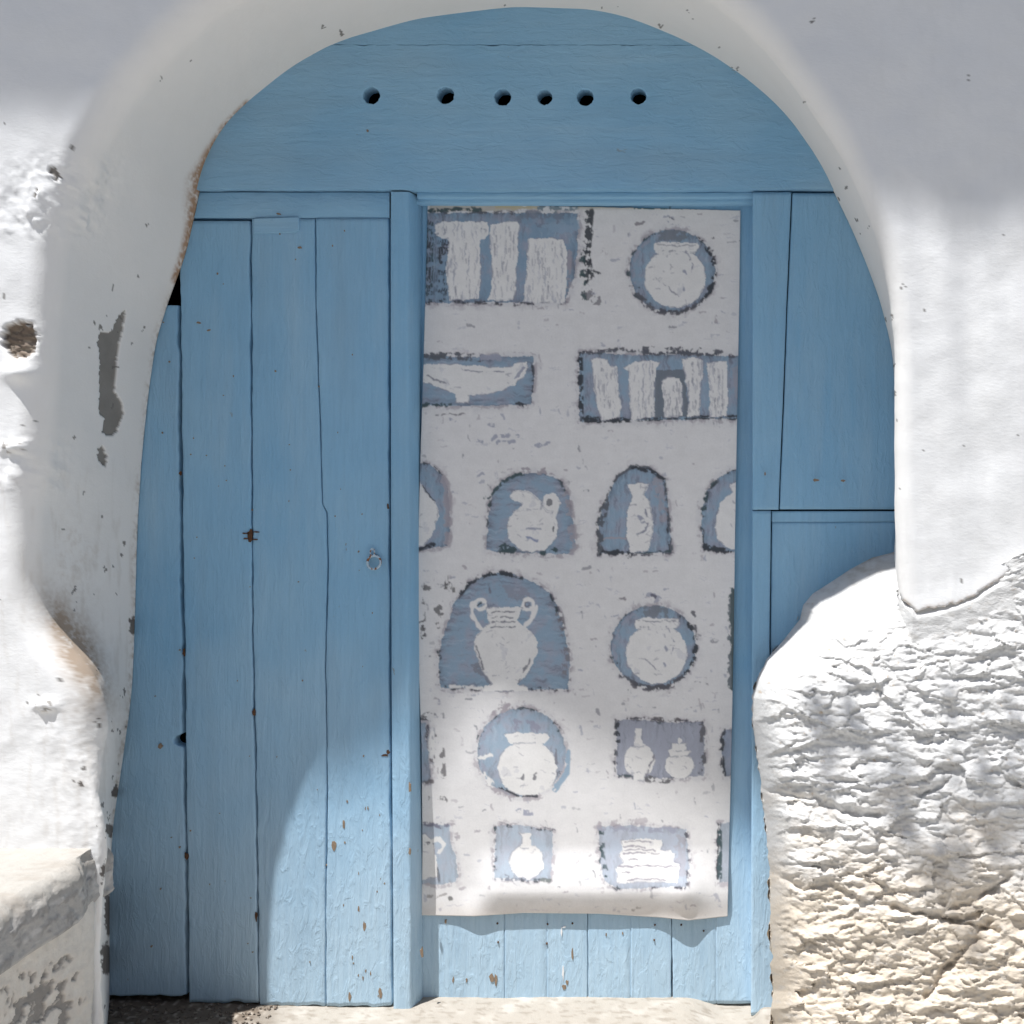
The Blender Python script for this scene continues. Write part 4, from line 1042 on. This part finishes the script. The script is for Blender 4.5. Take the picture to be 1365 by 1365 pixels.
# the sheet hangs slack and its hem bellies out, then curls back
bel = sstep(0.14, 0.26, uu) * (1 - 0.6 * sstep(0.80, 0.97, uu)); bel = bel + 0.5 * np.exp(-((uu - 0.85) / 0.05) ** 2)
vpx = QY
prof_ = sstep(1125, 1192, vpx) - 0.85 * sstep(1188, 1226, vpx)
off = 0.004 + 0.0007 * np.abs(perlin(QX / 170 + QY / 420, QY / 300, 702)) + 0.0008 * fbm(QX / 60, QY / 90, 705, 2) + 0.009 * sstep(300, 620, QY) * (1 - sstep(960, 1170, QY)) + 0.0018 * fbm(QX / 140, QY / 220, 700, 3) + 0.003 * sstep(300, 800, QY) * (1 - uu[None, :]) + 0.016 * bel[None, :] * prof_
off = off + 0.010 * sstep(1150, 1222, vpx) * np.exp(-((uu[None, :] - 0.86) / 0.06) ** 2) + 0.006 * sstep(1180, 1222, vpx) * np.exp(-((uu[None, :] - 0.17) / 0.05) ** 2)
PP = at(QX, QY, LEAF); PP = at(QX, QY, LEAF)
d_ = CAM_D + LEAF - off
PP = np.stack([(QX - PX) / FPX * d_, LEAF - off, CAM_H - (QY - PY) / FPX * d_], -1)
# thickness: turn the border back by a millimetre
PPe = np.pad(PP, ((1, 1), (1, 1), (0, 0)), mode='edge'); PCe = np.pad(PC, ((1, 1), (1, 1), (0, 0)), mode='edge')
bmask = np.zeros(PPe.shape[:2], bool); bmask[0] = bmask[-1] = True; bmask[:, 0] = bmask[:, -1] = True
PPe[bmask, 1] += 0.0012
poster = grid_object('poster', PPe, M['poster'], None, np.clip(PCe, 0, 1))
tag(poster, 'tall white canvas poster painted with blue niches holding pots, jugs and columns', 'poster')

# ------------------------------------------------------------------ trailing plant on the roof edge, out of frame: it dapples the rock
plant = thing('trailing_plant', 'leafy strands trailing from the roof edge above the door', 'plant', (-1.0, -1.6, 5.5))
r = random.Random(17)
spots = [(1062,846,.020),(1092,866,.034),(1120,880,.03),(1178,985,.03),(1195,1022,.04),(1215,1048,.03),(1250,1082,.042),(1268,1112,.036),(1282,1150,.03),(1350,1085,.04),(1330,1120,.03),(1375,1110,.04),(1300,1010,.02),(1370,960,.03)]
bl = bmesh.new(); bs = bmesh.new()
stem_pts = []
for k, (sx, sy, rad) in enumerate(spots):
    p = Vector(at(np.float64(sx), np.float64(sy), -0.42).tolist())
    t = 4.3 + r.uniform(-0.25, 0.25)
    c = p + SUN * t
    stem_pts.append(c)
    for q in range(9):
        g = Vector((r.gauss(0, rad * .8), r.gauss(0, rad * .8), r.gauss(0, rad * 1.3)))
        a = Vector((r.uniform(-1, 1), r.uniform(-1, 1), r.uniform(-1, 1))).normalized(); b = a.cross(Vector((r.random(), r.random(), 1))).normalized()
        l, w_l = r.uniform(.018, .03), r.uniform(.009, .014)
        o_ = c + g
        vsl = [bl.verts.new(o_ - a * l), bl.verts.new(o_ + b * w_l), bl.verts.new(o_ + a * l), bl.verts.new(o_ - b * w_l)]
        bl.faces.new(vsl)
bm_object('leaves', bl, M['leaf'], plant)['kind'] = 'stuff'
zt = CAM_H + zb
for c in stem_pts:
    topp = Vector((c.x + r.uniform(-.05, .05), -DEP + T_S * SUN.y + 0.05, zt + 0.05))
    pts = [topp.lerp(c, k / 6) + Vector((r.gauss(0, .012), r.gauss(0, .012), 0)) for k in range(7)]
    for a, b in zip(pts[:-1], pts[1:]):
        q = [bs.verts.new(a + Vector(d) * .0011) for d in ((1, 0, 0), (-.5, .87, 0), (-.5, -.87, 0))]; w_ = [bs.verts.new(b + Vector(d) * .0011) for d in ((1, 0, 0), (-.5, .87, 0), (-.5, -.87, 0))]
        for k in range(3): bs.faces.new((q[k], q[(k + 1) % 3], w_[(k + 1) % 3], w_[k]))
bm_object('stems', bs, M['leaf'], plant)
